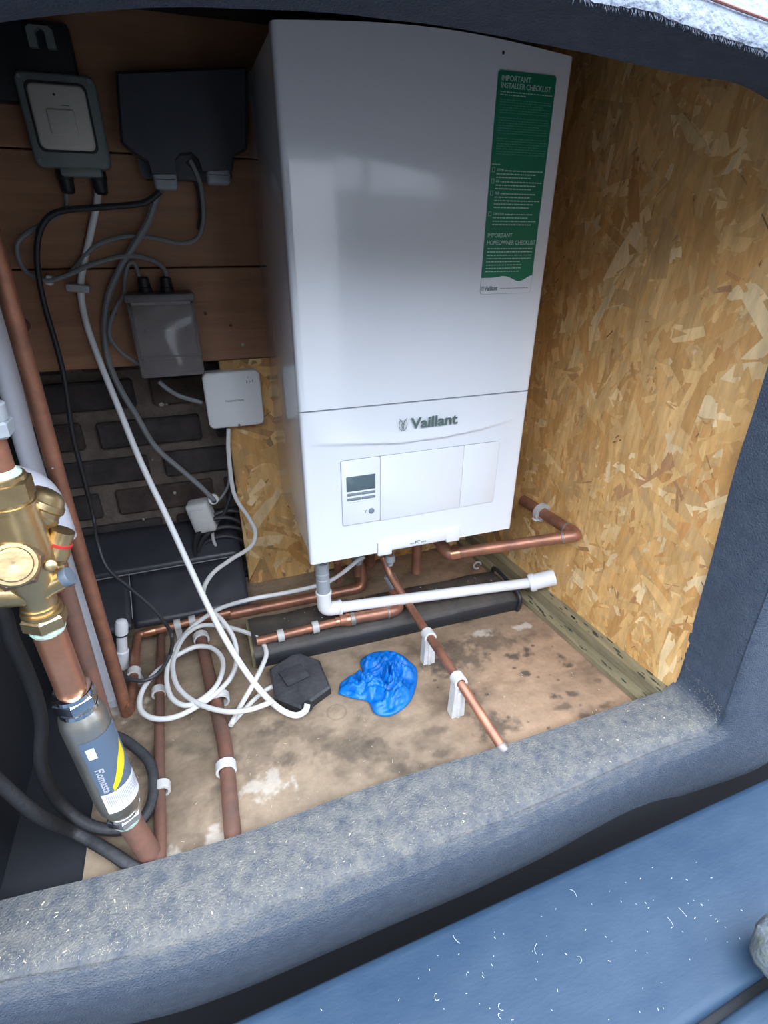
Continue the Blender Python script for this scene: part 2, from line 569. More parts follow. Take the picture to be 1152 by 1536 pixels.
# ---- strand board: many overlapping flakes with their own tone and tilt
def osb_flakes(n, L, H, seed, bright=1.0):
    rng = random.Random(seed)
    pal = [(0.66, 0.37, 0.12), (0.74, 0.45, 0.165), (0.60, 0.31, 0.09), (0.78, 0.53, 0.24), (0.54, 0.25, 0.07), (0.69, 0.41, 0.15), (0.84, 0.62, 0.33),
           (0.60, 0.36, 0.14), (0.42, 0.21, 0.085)]
    wt = [6, 6, 5, 3.2, 1.2, 6, 1.6, 5, .35]
    vs, fs, cs = [], [], []
    for i in range(n):
        fr = i / n
        big = rng.random()
        ln = rng.uniform(.045, .13) if big < .55 else rng.uniform(.015, .05)
        wd = rng.uniform(.009, .030) if big < .55 else rng.uniform(.003, .010)
        if big > .93:
            ln, wd = rng.uniform(.01, .04), rng.uniform(.0008, .0022)
        a = rng.gauss(math.pi / 2, .75) if rng.random() < .75 else rng.uniform(0, math.pi)
        cx, cz = rng.uniform(0, L), rng.uniform(0, H)
        ca, sa = math.cos(a), math.sin(a)
        c = rng.choices(pal, wt)[0]
        if big > .93:
            c = rng.choice([(0.10, 0.05, 0.03), (0.82, 0.66, 0.42), (0.16, 0.08, 0.04), (0.3, .14, .06)])  # dark slivers paint in cracks and the shade between strands
        k = rng.uniform(.95, 1.18) * bright
        c = tuple(min(1, (q * .86 + m_ * .14) * k) for q, m_ in zip(c, (.74, .42, .20)))
        pts = []
        j = lambda s_: rng.uniform(-s_, s_)
        ends = [(-ln / 2 + j(ln * .12), -wd / 2), (0, -wd / 2 + j(wd * .12)), (ln / 2 + j(ln * .12), -wd / 2 + j(wd * .3)), (ln / 2 + j(ln * .1), wd / 2 + j(wd * .2)), (0, wd / 2 + j(wd * .12)), (-ln / 2 + j(ln * .12), wd / 2 + j(wd * .3))]
        ta, tb = j(.012), j(.035)
        h = .0004 + fr * .0022
        bend = j(.0006)
        o = len(vs)
        for (p, q) in ends:
            x, z = cx + p * ca - q * sa, cz + p * sa + q * ca
            hh = h + p * ta + q * tb + (bend if p == 0 else 0)
            vs.append([min(max(x, 0), L), max(hh, .0001), min(max(z, 0), H)])
        fs.append((o, o + 1, o + 4, o + 5))
        fs.append((o + 1, o + 2, o + 3, o + 4))
        cs += [c] * 8
    return vs, fs, cs


def osb_panel(name, A, B, z0, z1, n, seed, parent=None, kind=None, label=None, thick=0.018, bright=1.0):
    """board whose face runs from A(x,y) to B(x,y); face looks to the left of A->B reversed (towards the camera)"""
    A, B = Vector((A[0], A[1], 0)), Vector((B[0], B[1], 0))
    u = (B - A)
    L = u.length
    u.normalize()
    nrm = Vector((u.y, -u.x, 0))            # towards the inside
    if nrm.dot(Vector((CAM.x, CAM.y, 0)) - A) < 0:
        nrm = -nrm
    H = z1 - z0
    mb = MB()
    z = Vector((0, 0, 1))
    c = [A + z * z0, B + z * z0, B + z * z1, A + z * z1]
    mb.add(c + [p - nrm * thick for p in c], [(0, 1, 2, 3), (7, 6, 5, 4), (0, 4, 5, 1), (1, 5, 6, 2), (2, 6, 7, 3), (3, 7, 4, 0)])
    cols = [(0.42 * bright, 0.25 * bright, 0.10 * bright, 1)] * 24
    root = obj(name, mb, M_OSB, parent=parent, attr=('CORNER', cols), kind=kind, label=label, loc=A + z * z0 if parent is None else None)
    vs, fs, cs = osb_flakes(n, L, H, seed, bright)
    fb = MB()
    fb.add([A + z * z0 + u * p[0] + z * p[2] + nrm * p[1] for p in vs], fs)
    obj('wood_strand', fb, M_OSB, parent=root, attr=('CORNER', [(*q, 1) for q in cs]), kind='stuff', angle=20)
    return root


wr = osb_panel('wall_right', (wx(0.42), 0.42), (wx(-0.298), -0.298), ZF - .01, 0.80, 6500, 3, kind='structure',
               label='tall golden strand board wall on the right')

# ---- back wall: bricks, mortar, planks, strand board
wb = MB().box((-0.62, YB + .006, -0.30), (0.62, YB + .06, 0.80))
wallb = obj('wall_back', wb, M_MORT, kind='structure', label='sooty brick wall behind the planks and strand board', loc=(0, YB, ZF))
rows = [z for z in np.arange(-0.125, 0.31, 0.0775)]
bi = 0
brick_meshes = {}
for r, z0 in enumerate(rows):
    off = (-0.565 if r % 2 else -0.455)
    x = off
    while x < -0.05:
        x1 = min(x + 0.213, -0.02)
        m = random.choice([M_BRK1, M_BRK1, M_BRK2, M_BRK3, M_BRK3])
        d = random.uniform(.0, .004)
        zz = z0 + random.uniform(-.002, .002)
        bb = MB().box((x + random.uniform(0, .004), YB - .005 - d, zz), (x1 - .013 + random.uniform(-.004, .003), YB + .03, zz + .056 + random.uniform(-.003, .002)), bev=.004, seg=1)
        obj('brick', bb, m, parent=wallb)
        x += 0.226
for z0, z1, yy, dy in ((0.287, 0.4445, YP, 0), (0.4465, 0.604, YP + .001, 0), (0.606, 0.79, YP + .0005, 0)):
    obj('plank', MB().box((-0.62, yy, z0), (wx(.33) - .001, yy + .022, z1), bev=.0015, seg=1), M_PLANK, parent=wallb)
osb_panel('strand_board', (-0.0905, YP), (wx(YP) - .001, YP), -0.222, 0.2865, 900, 11, parent=wallb, thick=.016, bright=1.0)
# small mortar blobs and screw heads
for (u, v, r) in ((242, 607, .006), (250, 607, .003), (258, 658, .004), (262, 740, .004), (215, 780, .003), (228, 690, .002)):
    p = P(u, v, y=YB - .008)
    obj('plaster_blob', MB().lathe(p + Vector((0, .004, 0)), (0, -1, 0), [(0, r), (.002, r * .9), (.004, r * .5)], 9), M_FOAM, parent=wallb)
for (u, v) in ((364, 517), (346, 488), (308, 470)):
    p = P(u, v, y=YP)
    obj('screw_head', MB().lathe(p + Vector((0, .002, 0)), (0, -1, 0), [(0, .0032), (.0028, .0028), (.003, .001)], 12), M_STEEL if u == 364 else M_KNOT, parent=wallb)
for (u, v, r) in ((32, 487, .014), (170, 470, .006)):
    p = P(u, v, y=YP)
    obj('knot', MB().lathe(p + Vector((0, .002, 0)), (0, -1, 0), [(0, r), (.0024, r * .9), (.0026, r * .3)], 14), M_KNOT, parent=wallb)
obj('batten', MB().box((-0.44, YP - .022, 0.20), (-0.392, YP - .0005, 0.78), bev=.002), M_PLANK, parent=wallb, label='narrow upright pine batten at the left edge')

# ---- black sheets sloping off the foot of the brick wall
mem = thing('damp_proof_sheet', 'black plastic sheeting sloping below the bricks with pale seams', 'membrane', (-0.30, 0.30, ZF))


def slope(s, t):   # s along x, t 0 top .. 1 bottom
    return Vector((s, 0.392 - 0.18 * t, -0.083 - 0.134 * t))


nrm_s = Vector((0, -0.134, 0.18)).normalized()
for (x0, x1, t0, t1) in ((-0.60, -0.10, 0.0, 0.46), (-0.60, -0.335, 0.475, 1.0), (-0.331, -0.10, 0.475, 1.0)):
    mb = MB()
    n1, n2 = 24, 8
    for i in range(n1 + 1):
        for j in range(n2 + 1):
            p = slope(x0 + (x1 - x0) * i / n1, t0 + (t1 - t0) * j / n2)
            mb.v.append(p + nrm_s * (.004 + .003 * noise.noise(p * 18)))
    for i in range(n1):
        for j in range(n2):
            a = i * (n2 + 1) + j
            mb.f.append((a, a + 1, a + n2 + 2, a + n2 + 1))
    o = obj('sheet', mb, M_MEMS, parent=mem)
    md = o.modifiers.new('t', 'SOLIDIFY')
    md.thickness = .003
seam = MB()
a, b_ = slope(-0.60, .4675) + nrm_s * .003, slope(-0.10, .4675) + nrm_s * .003
seam.tube([a, (a + b_) / 2, b_], .0011, 6)
a, b_ = slope(-0.333, .475) + nrm_s * .003, slope(-0.333, .9) + nrm_s * .003
seam.tube([a, (a + b_) / 2, b_], .0011, 6)
obj('seam', seam, M_JOINT, parent=mem, label='pale seam lines')

# ---- left wall, ceiling, right floor batten
obj('wall_left', MB().box((-0.66, -0.27, -0.30), (-0.46, 0.42, 0.80)), M_BLINER, kind='structure', label='black lined left side of the cupboard')
obj('ceiling', MB().box((-0.66, -0.30, 0.775), (0.72, 0.44, 0.82)), M_DARKW, kind='structure', label='dark boarded roof of the cupboard')
bt = MB()


def batt_pts(off, y):
    return wx(y) - off


for (o0, o1, zt) in ((.0015, .026, .034), (.0268, .050, .012)):
    vs = []
    for y in (-0.293, 0.39):
        vs += [(wx(y) - o0, y, ZF + .001), (wx(y) - o1, y, ZF + .001), (wx(y) - o1, y, ZF + zt), (wx(y) - o0, y, ZF + zt)]
    bt.add(vs, [(0, 1, 2, 3), (7, 6, 5, 4), (0, 4, 5, 1), (1, 5, 6, 2), (2, 6, 7, 3), (3, 7, 4, 0)])
t1 = obj('trim_2', bt, M_BATT, kind='structure', label='greenish treated timber strip along the foot of the right wall')
sp_ = MB()
rng = random.Random(5)
for i in range(46):
    y = rng.uniform(-.30, .05)
    o = rng.choice([rng.uniform(.004, .024), rng.uniform(.029, .048)])
    zt = ZF + (.034 if o < .026 else .012)
    r = rng.uniform(.0015, .006)
    x = wx(y) - o
    sp_.add([(x + rng.uniform(.7, 1.1) * r * .5 * math.cos(t), y + rng.uniform(.8, 1.2) * r * 1.6 * math.sin(t), zt + .0004) for t in np.arange(0, 6.28, .7)] , [tuple(range(9))])
obj('mould_spot', sp_, M_MOULD, parent=t1, kind='stuff')

# ---- outside: paved ground and the house wall that faces the cupboard (seen mirrored in the boiler)
M_PAVE = mat('grey paving', (0.05, 0.05, 0.05), 0.9, var=0.3, vscale=4)
M_REND = mat('pale house render', (0.075, 0.07, 0.065), 0.9, var=0.15, vscale=3)
M_PANE = mat('window pane', (0.75, 0.8, 0.85), 0.03, metal=1.0)
obj('ground', MB().box((-6, -3.45, -1.1), (6, 1.5, -1.0)), M_PAVE, kind='structure', label='grey paving outside the cupboard', loc=(0, -1, -1.1))
obj('wall_front', MB().box((-6, -3.6, -1.0), (6, -3.45, HOUSE_H)), M_REND, kind='structure', label='rendered house wall facing the cupboard', loc=(0, -3.5, -1))
dr0 = obj('added_door_1', MB().box((.58, -3.45, -1.0), (.98, -3.41, .92), bev=.006), M_WPLA, kind='structure', label='unseen white door added to mirror as a bright streak', loc=(.8, -3.45, -1))  # added to the wall so the boiler front mirrors a pale streak
obj('door_handle', MB().box((.92, -3.40, -.02), (.935, -3.38, .10), bev=.004), M_CHROME, parent=dr0)
for i, (x0, x1, z0, z1) in enumerate(((1.02, 1.16, .78, 1.02), (1.26, 1.40, .76, 1.0), (1.44, 1.58, .76, 1.0), (1.62, 1.76, .76, 1.0))):
    fw = obj('window_%d' % (i + 1), MB().box((x0 - .02, -3.45, z0 - .02), (x1 + .02, -3.43, z1 + .02), bev=.004), M_WPLA, kind='structure', label='small white framed window in the house wall')
    obj('pane', MB().box((x0, -3.435, z0), (x1, -3.425, z1)), M_PANE, parent=fw)

# ================================================================== OPENING FRAME (moulded)
# stations: inner edge A, ridge B, then face C and D
keys = []


def st(A, B, C, D_):
    keys.append([Vector(A), Vector(B), Vector(C), Vector(D_)])


def bottom(u, v, u2, v2, dz=0):
    A = P(u, v, z=-.20 + dz)
    B = P(u2, v2, z=-.205 + dz)
    st(A, B, B + Vector((0, -.013, -.045)), B + Vector((0, .008, -.17)))


bottom(-160, 1412, -130, 1520)
bottom(0, 1366, 0, 1476)
bottom(180, 1320, 150, 1448)
bottom(370, 1262, 300, 1408)
bottom(560, 1191, 540, 1316)
bottom(781, 1121, 781, 1220)
bottom(940, 1065, 985, 1128)
def side(u, v, u2, v2, c, d_):
    A = P(u, v, y=-.305)
    B = P(u2, v2, y=-.38)
    st(A, B, B + Vector(c), B + Vector(d_))


side(1012, 1036, 1072, 1098, (.022, -.010, -.028), (.16, -.006, -.15))
side(1032, 992, 1092, 1058, (.042, -.006, -.010), (.20, 0, -.13))
side(1053, 930, 1122, 970, (.045, 0, 0), (.21, .0, -.07))
side(1083, 826, 1172, 840, (.045, 0, 0), (.20, .0, -.02))
side(1114, 712, 1215, 715, (.045, 0, 0), (.19, .0, 0))
side(1152, 596, 1258, 590, (.045, 0, 0), (.19, .0, 0))
side(1212, 400, 1340, 380, (.045, 0, 0), (.19, .0, 0))
side(1245, 230, 1372, 190, (.04, 0, .02), (.14, .0, .09))


def topst(u, v, u2, v2):
    A = P(u, v, y=-.31)
    B = P(u2, v2, y=-.365)
    st(A, B, B + Vector((0, -.002, .016)), B + Vector((0, .06, .10)))


topst(1152, 134, 1160, 84)
topst(1030, 103, 1040, 44)
topst(900, 74, 900, -5)
topst(760, 46, 750, -40)
topst(640, 26, 620, -70)
topst(500, 9, 470, -95)
topst(330, 1, 300, -110)
topst(170, 3, 150, -105)
topst(60, 13, 40, -90)
topst(-30, 26, -50, -70)
for (x, z) in ((-.40, .56), (-.43, .40), (-.45, .10), (-.455, -.15)):
    st((x, -.31, z), (x - .03, -.385, z), (x - .07, -.385, z), (x - .15, -.355, z))
m = len(keys)
sub = 8
rowsF = []
for i in range(m):
    for k in range(sub):
        t = k / sub
        row = []
        for c in range(4):
            p0, p1, p2, p3 = (keys[(i + q) % m][c] for q in (-1, 0, 1, 2))
            row.append(0.5 * ((2 * p1) + (p2 - p0) * t + (2 * p0 - 5 * p1 + 4 * p2 - p3) * t * t + (3 * p1 - p0 - 3 * p2 + p3) * t ** 3))
        A, B, C, D_ = row
        out = (D_ - A)
        out.y = 0
        out.normalize()
        full = [A + Vector((0, .035, 0)) + out * .05, A + Vector((0, .012, 0)) + out * .0, A + Vector((0, .0, 0)), A.lerp(B, .3), A.lerp(B, .65), A.lerp(B, .90) - out * .0004, A.lerp(B, .945) + out * .0022, A.lerp(B, .985) + out * .0004, B + out * .005 + Vector((0, -.002, 0)), B.lerp(C, .5) + Vector((0, -.003, 0)), C,
                C.lerp(D_, .4) + Vector((0, -.004, 0)), D_, D_ + Vector((0, .09, 0))]
        # slight hand-moulded unevenness
        full = [p + (out + Vector((0, 1, 0))) * (.0013 * noise.noise(p * 14) + .0006 * noise.noise(p * 70)) for p in full]
        rowsF.append(full)
fm = MB()
nr, nc = len(rowsF), len(rowsF[0])
for r in rowsF:
    fm.v += r
for i in range(nr):
    for j in range(nc):
        i2, j2 = (i + 1) % nr, (j + 1) % nc
        fm.f.append((i * nc + j, i * nc + j2, i2 * nc + j2, i2 * nc + j))
M_ROOF = mat('pale frosted roof felt', (0.34, 0.38, 0.46), 0.9, var=0.4, vscale=60, bump=1.0, bscale=160, col2=(0.22, 0.26, 0.33))
M_REDL = mat('red brown line', (0.20, 0.08, 0.07), 0.8)
fr = thing('opening_surround', 'rounded blue grey flocked frame around the cupboard opening', 'surround', (0.05, -.35, -.25))
obj('moulded_ring', fm, M_FRAME, parent=fr, angle=60)
# pale felt edge of the roof lying over the lintel
rl = [P(u, v, y=-.374) for u, v in ((700, -75), (800, -28), (880, 2), (960, 19), (1040, 45), (1100, 66), (1160, 87), (1230, 118), (1300, 150))]
rl = smooth_path(rl, 14)
mb = MB()
for i, p in enumerate(rl):
    fz = .0016 * noise.noise(p * 160) + .0012 * noise.noise(p * 60)
    for (dy, dz) in ((.006, .004), (-.004, .000), (-.005, .004), (-.001, .016), (.010, .040), (.045, .095), (.05, .09)):
        q = p + Vector((0, dy, dz + (fz if dz < .01 else 0)))
        mb.v.append(q)
for i in range(len(rl) - 1):
    for j in range(7):
        a = i * 7
        mb.f.append((a + j, a + (j + 1) % 7, a + 7 + (j + 1) % 7, a + 7 + j))
obj('roof_felt', mb, M_ROOF, parent=fr, angle=60, label='pale fuzzy roof felt edge at top right')
mb = MB()
mb.tube([P(u, v, y=-.372) for u, v in ((840, -8), (900, 6), (1000, 30), (1080, 18 + 14), (1152, 44))][:0] + [p + Vector((0, -.0025, .0165)) for p in rl], .0009, 6, sub=1)
obj('felt_joint', mb, M_REDL, parent=fr)
fz_ = MB()
rngf = random.Random(4)
for i in range(900):
    p = rl[rngf.randrange(len(rl))] + Vector((rngf.uniform(-.004, .004), -.003, rngf.uniform(-.001, .003)))
    d = Vector((rngf.uniform(-.6, .6), rngf.uniform(-.6, .1), -1)) * rngf.uniform(.001, .0042)
    n_ = Vector((1, 0, 0)) * .00016
    fz_.add([p - n_, p + n_, p + d], [(0, 1, 2)])
obj('felt_fuzz', fz_, M_ROOF, parent=fr, kind='stuff')
# fuzz and straw bits lying on the sill
rng = random.Random(12)
deb = MB()


def bit(mb, p, ln, r, a, lift=0.0):
    d = Vector((math.cos(a), math.sin(a), rng.uniform(-.15, .25))) * ln / 2
    q = p + Vector((0, 0, r * .6))
    s_, t_, _ = frame_of(d)
    vs = [q - d + s_ * r, q - d - s_ * r, q + d - s_ * r, q + d + s_ * r, q - d + t_ * r, q + d + t_ * r]
    mb.add(vs, [(0, 1, 2, 3), (0, 4, 5, 3), (1, 4, 5, 2)])


for i in range(1900):
    k = rng.uniform(0, 8 * sub - 1)
    c = rng.choice([2, 3, 3, 4, 4])
    q = rng.random()
    p = rowsF[int(k)][c].lerp(rowsF[int(k)][c + 1], q).lerp(rowsF[int(k) + 1][c].lerp(rowsF[int(k) + 1][c + 1], q), k % 1)
    bit(deb, p + Vector((0, 0, .0003)), rng.uniform(.0008, .0040), rng.uniform(.00008, .0002), rng.uniform(0, 3.14))
for i in range(35):
    k = rng.uniform(0, 7 * sub - 1)
    row = rowsF[int(k)]
    c = rng.choice([2, 3, 4])
    bit(deb, row[c].lerp(row[c + 1], rng.random()) + Vector((0, 0, .0003)), rng.uniform(.002, .0045), rng.uniform(.0005, .0009), rng.uniform(0, 3.14))
tag(obj('sawdust', deb, M_STRAW, kind='stuff'), 'pale straw and sawdust bits scattered over the sill', 'debris')

# ---- opened hatch lid lying below the sill: two blue boards
lid = thing('lowered_hatch', 'opened blue grey boarded hatch lying below the sill', 'hatch', (0.2, -.6, -.34))
L1, L2 = P(340, 1536, z=-.30), P(1152, 1165, z=-.30)
y_at = lambda x: L1.y + (L2.y - L1.y) * (x - L1.x) / (L2.x - L1.x)
Q1, Q2 = P(1050, 1536, z=-.30), P(1152, 1465, z=-.30)
y2_at = lambda x: Q1.y + (Q2.y - Q1.y) * (x - Q1.x) / (Q2.x - Q1.x)


def lidboard(f0, f1, z1, z2):
    """board with rounded edges between the lines y=f0(x) and y=f1(x)"""
    mb = MB()
    prof = [(0, -.022), (0, -.006), (.02, -.001), (.06, 0), (.5, .0006), (.94, 0), (.98, -.001), (1, -.006), (1, -.022)]
    xs = np.linspace(-.75, .95, 40)
    for x in xs:
        ya, yb = f0(x), f1(x)
        for t, dz in prof:
            mb.v.append(Vector((x, ya + (yb - ya) * t, z1 + (z2 - z1) * t + dz)))
    n = len(prof)
    for i in range(len(xs) - 1):
        for j in range(n):
            j2 = (j + 1) % n
            mb.f.append((i * n + j, i * n + j2, (i + 1) * n + j2, (i + 1) * n + j))
    mb.f.append(tuple(range(n)))
    mb.f.append(tuple(range((len(xs) - 1) * n, len(xs) * n)))
    return mb


obj('board', lidboard(lambda x: y_at(x), lambda x: y2_at(x) + .004, -.30, -.30), M_LID, parent=lid, angle=50)
obj('board', lidboard(lambda x: y2_at(x) - .006, lambda x: y2_at(x) - .20, -.302, -.302), M_LID, parent=lid, angle=50)
obj('backing', MB().box((-.75, -1.0, -.36), (.95, -.47, -.326)), M_BLINER, parent=lid)
scr = MB()
for i in range(130):
    x, y = rng.uniform(-.25, .45), rng.uniform(-.60, -.46)
    bit(scr, Vector((x, y, -.2995)), rng.uniform(.0008, .003), rng.uniform(.00015, .0004), rng.uniform(0, 3.14))
for (u, v) in ((865, 1345), (1030, 1375), (805, 1415), (690, 1415), (655, 1490), (750, 1505), (750, 1520), (870, 1445), (1010, 1390)):
    p = P(u, v, z=-.299)
    a, cu = rng.uniform(0, 6), rng.uniform(-1.2, 1.2)
    q, fib = p.copy(), [p.copy()]
    for _ in range(4):
        q = q + Vector((math.cos(a), math.sin(a), 0)) * rng.uniform(.0015, .004)
        a += cu + rng.uniform(-.4, .4)
        fib.append(q.copy())
    scr.tube(fib, .00022, 5, sub=3)
tag(obj('debris_fleck', scr, M_SCRA, kind='stuff'), 'pale flecks and fibres stuck on the opened hatch', 'debris')
# mossy rounded end at the right edge of the picture
mo = MB()
c = P(1185, 1425, z=-.262)
bm = bmesh.new()
bmesh.ops.create_icosphere(bm, subdivisions=4, radius=1)
for v in bm.verts:
    q = Vector((v.co.x * .045, v.co.y * .034, v.co.z * .036))
    q *= 1 + .12 * noise.noise(q * 40) + .06 * noise.noise(q * 120)
    v.co = q + c
bm.verts.index_update()
mo.add([v.co for v in bm.verts], [[v.index for v in f.verts] for f in bm.faces])
bm.free()
tag(obj('weathered_stub', mo, M_MOSS), 'rounded mossy grey stub lying on the opened hatch at right', 'stub')

# ================================================================== BOILER
BW, BH, BD = .39, .70, .295
boi = thing('boiler', 'white wall hung gas boiler with green checklist label', 'boiler', (BW / 2, BD / 2, 0))
obj('casing', MB().box((0.0015, .006, .012), (BW - .0015, BD, BH - .001), bev=.004, seg=3), M_WHITE, parent=boi)
z_g = (P(462, 618, y=0).z + P(795, 586, y=0).z) / 2


def front(z0, z1, swoosh=False, arch=0.0):
    """pressed front panel: rounded rim, its crown very slightly arched"""
    mb = MB()
    nx, nz = 96, (110 if swoosh else 60)
    def yo(x, z):
        e = min(x, BW - x)
        y = 0.0
        if e < .006:
            y += .006 - math.sqrt(max(0, .006 ** 2 - (.006 - e) ** 2))
        if swoosh:
            t = x / BW
            zc = SW(x)
            s_ = z - zc
            amp = .005 * math.sin(math.pi * min(max((t - .02) / .93, 0), 1)) ** .7
            if s_ >= 0:
                y -= amp * math.exp(-s_ / .022)
            else:
                y += -amp * max(0, 1 + s_ / .0035) if s_ > -.0035 else 0
        return y
    xs = [0, .0004, .0012, .0025, .004, .006] + list(np.linspace(.01, BW - .01, nx)) + [BW - .006, BW - .004, BW - .0025, BW - .0012, BW - .0004, BW]
    zs = list(np.linspace(z0, z1, nz))
    if swoosh:
        zs = sorted(set(zs))
    for x in xs:
        for z in zs:
            t = (z - z0) / (z1 - z0)
            zz = z + arch * math.sin(math.pi * x / BW) * t ** 6
            mb.v.append(Vector((x, yo(x, z), zz)))
    nzz = len(zs)
    for i in range(len(xs) - 1):
        for j in range(nzz - 1):
            a = i * nzz + j
            mb.f.append((a, a + nzz, a + nzz + 1, a + 1))
    # rim running back
    o = len(mb.v)
    loop = [i * nzz for i in range(len(xs))] + [(len(xs) - 1) * nzz + j for j in range(1, nzz)] + [i * nzz + nzz - 1 for i in range(len(xs) - 2, -1, -1)] + [j for j in range(nzz - 2, 0, -1)]
    for i in loop:
        p = mb.v[i]
        mb.v.append(Vector((p.x, .016, p.z)))
    n = len(loop)
    for k in range(n):
        k2 = (k + 1) % n
        mb.f.append((loop[k], o + k, o + k2, loop[k2]))
    return mb


sw_px = [(470, 667), (530, 665), (600, 663), (660, 655), (720, 643), (765, 630)]
sw_pts = [P(u, v, y=0) for u, v in sw_px]


def SW(x):
    if x <= sw_pts[0].x:
        return sw_pts[0].z
    for a, b2 in zip(sw_pts, sw_pts[1:]):
        if x <= b2.x:
            t = (x - a.x) / (b2.x - a.x)
            return a.z + (b2.z - a.z) * t
    a, b2 = sw_pts[-2], sw_pts[-1]
    return b2.z + (b2.z - a.z) / (b2.x - a.x) * (x - b2.x)


obj('front_cover', front(z_g + .0012, BH, arch=.011), M_WHITE, parent=boi, angle=30)
obj('lower_fascia', front(0.0, z_g - .0012, True), M_WHITE, parent=boi, angle=50)
obj('joint_strip', MB().box((.003, .004, z_g - .003), (BW - .003, .008, z_g + .003)), M_LINE, parent=boi)

# control flap: outline backing and three plates
TL, TR, BR, BL = P(511, 691, y=0), P(747, 661, y=0), P(741, 754, y=0), P(513, 787, y=0)
cz0, cz1 = (BR.z + BL.z) / 2, (TL.z + TR.z) / 2
cx0, cx1 = (TL.x + BL.x) / 2, (TR.x + BR.x) / 2
xa, xb = P(570, 735, y=0).x, P(692, 718, y=0).x
obj('panel_surround', MB().rplate((cx0 + cx1) / 2, (cz0 + cz1) / 2, cx1 - cx0, cz1 - cz0, .004, -.0009, .001), M_LINE, parent=boi)
g = .0009
fasc = obj('control_fascia', MB().rplate((cx0 + xa) / 2, (cz0 + cz1) / 2, xa - cx0 - g, cz1 - cz0 - 2 * g, .003, -.0024, -.0004, edge=.0007), M_WHITE, parent=boi)
obj('control_flap', MB().rplate((xb + xa) / 2, (cz0 + cz1) / 2 - .0006, xb - xa - g * .7, cz1 - cz0 - .5 * g, .0015, -.0020, -.0004, edge=.0006), M_WHITE, parent=boi)
obj('side_flap', MB().rplate((xb + cx1) / 2, (cz0 + cz1) / 2 - .0006, cx1 - xb - g * .7, cz1 - cz0 - .5 * g, .0015, -.0018, -.0004, edge=.0006), M_WHITE, parent=boi)


def rect_px(u0, v0, u1, v1, y=0):
    a, b2 = P(u0, v0, y=y), P(u1, v1, y=y)
    return a, b2


a, b2 = P(519, 714, y=-.002), P(563, 734, y=-.002)
obj('display', MB().rplate((a.x + b2.x) / 2, (a.z + b2.z) / 2 , b2.x - a.x, .0262, .001, -.0030, -.0018, edge=.0003), M_LCD, parent=fasc)
dx0, dx1 = a.x, b2.x
dzb = (a.z + b2.z) / 2 - .0131
for r in range(2):
    for c_ in range(2):
        wv = (dx1 - dx0) / 2 - .0008
        cxx = dx0 + (dx1 - dx0) * (.25 + .5 * c_)
        czz = dzb - .0055 - r * .0088
        obj('key', MB().rplate(cxx, czz, wv, .0048, .0015, -.0035, -.0018, edge=.0005), M_BTN, parent=fasc)
p = P(557, 766, y=-.002)
obj('reset_button', MB().lathe(p + Vector((0, .001, 0)), (0, -1, 0), [(0, .0052), (.0022, .0052), (.0028, .0042)], 20), M_BTN, parent=fasc)
obj('reset_symbol', text_mb('Y', .008, p + Vector((-.0125, -.0008, -.002)), depth=.0002), M_INK, parent=fasc)
pl = MB()
for k in range(5):
    pl.box((dx0 + .004 + k * .0063, -.0026, dzb - .0205), (dx0 + .0085 + k * .0063, -.0023, dzb - .0200))
obj('print_mark', pl, M_LINE, parent=fasc)

# logo
p0 = P(615, 641, y=0); p1 = P(684, 634, y=0)
zl = (p0.z + p1.z) / 2
txt = text_mb('Vaillant', .0245, Vector((p0.x, -.0052, zl)), bold=.022, width=p1.x - p0.x)
# the lettering lies on the curved fascia, so set it on the surface
obj('lettering', txt, M_INK, parent=boi)
ec = P(603, 634, y=0)
em = MB()
ex_, ez_, ey_ = ec.x, zl + .0087, -.0052
ring = [Vector((ex_ + .0068 * math.sin(t) * (1 + .1 * math.cos(t)), ey_, ez_ - .0012 + .0095 * math.cos(t))) for t in np.linspace(.55, 2 * math.pi - .55, 26)]
em.tube(ring, .00045, 6, sub=2)
for sx in (-1, 1):
    em.tube([Vector((ex_ + sx * .0066, ey_, ez_ + .0095)), Vector((ex_ + sx * .004, ey_, ez_ + .0065)), Vector((ex_ + sx * .0012, ey_, ez_ + .0025)), Vector((ex_, ey_, ez_ - .002))], .00042, 6, sub=3)
    em.tube([Vector((ex_ + sx * .0009, ey_, ez_ + .002)), Vector((ex_ + sx * .003, ey_, ez_ - .002)), Vector((ex_ + sx * .0035, ey_, ez_ - .0065))], .0004, 6, sub=3)
    em.tube([Vector((ex_ + sx * .0006, ey_, ez_)), Vector((ex_ + sx * .001, ey_, ez_ - .009))], .0004, 6)
em.tube([Vector((ex_ - .004, ey_, ez_ + .0066)), Vector((ex_, ey_, ez_ + .0056)), Vector((ex_ + .004, ey_, ez_ + .0066))], .0004, 6, sub=3)
obj('emblem', em, M_INK, parent=boi, label='round hare emblem in dark grey')

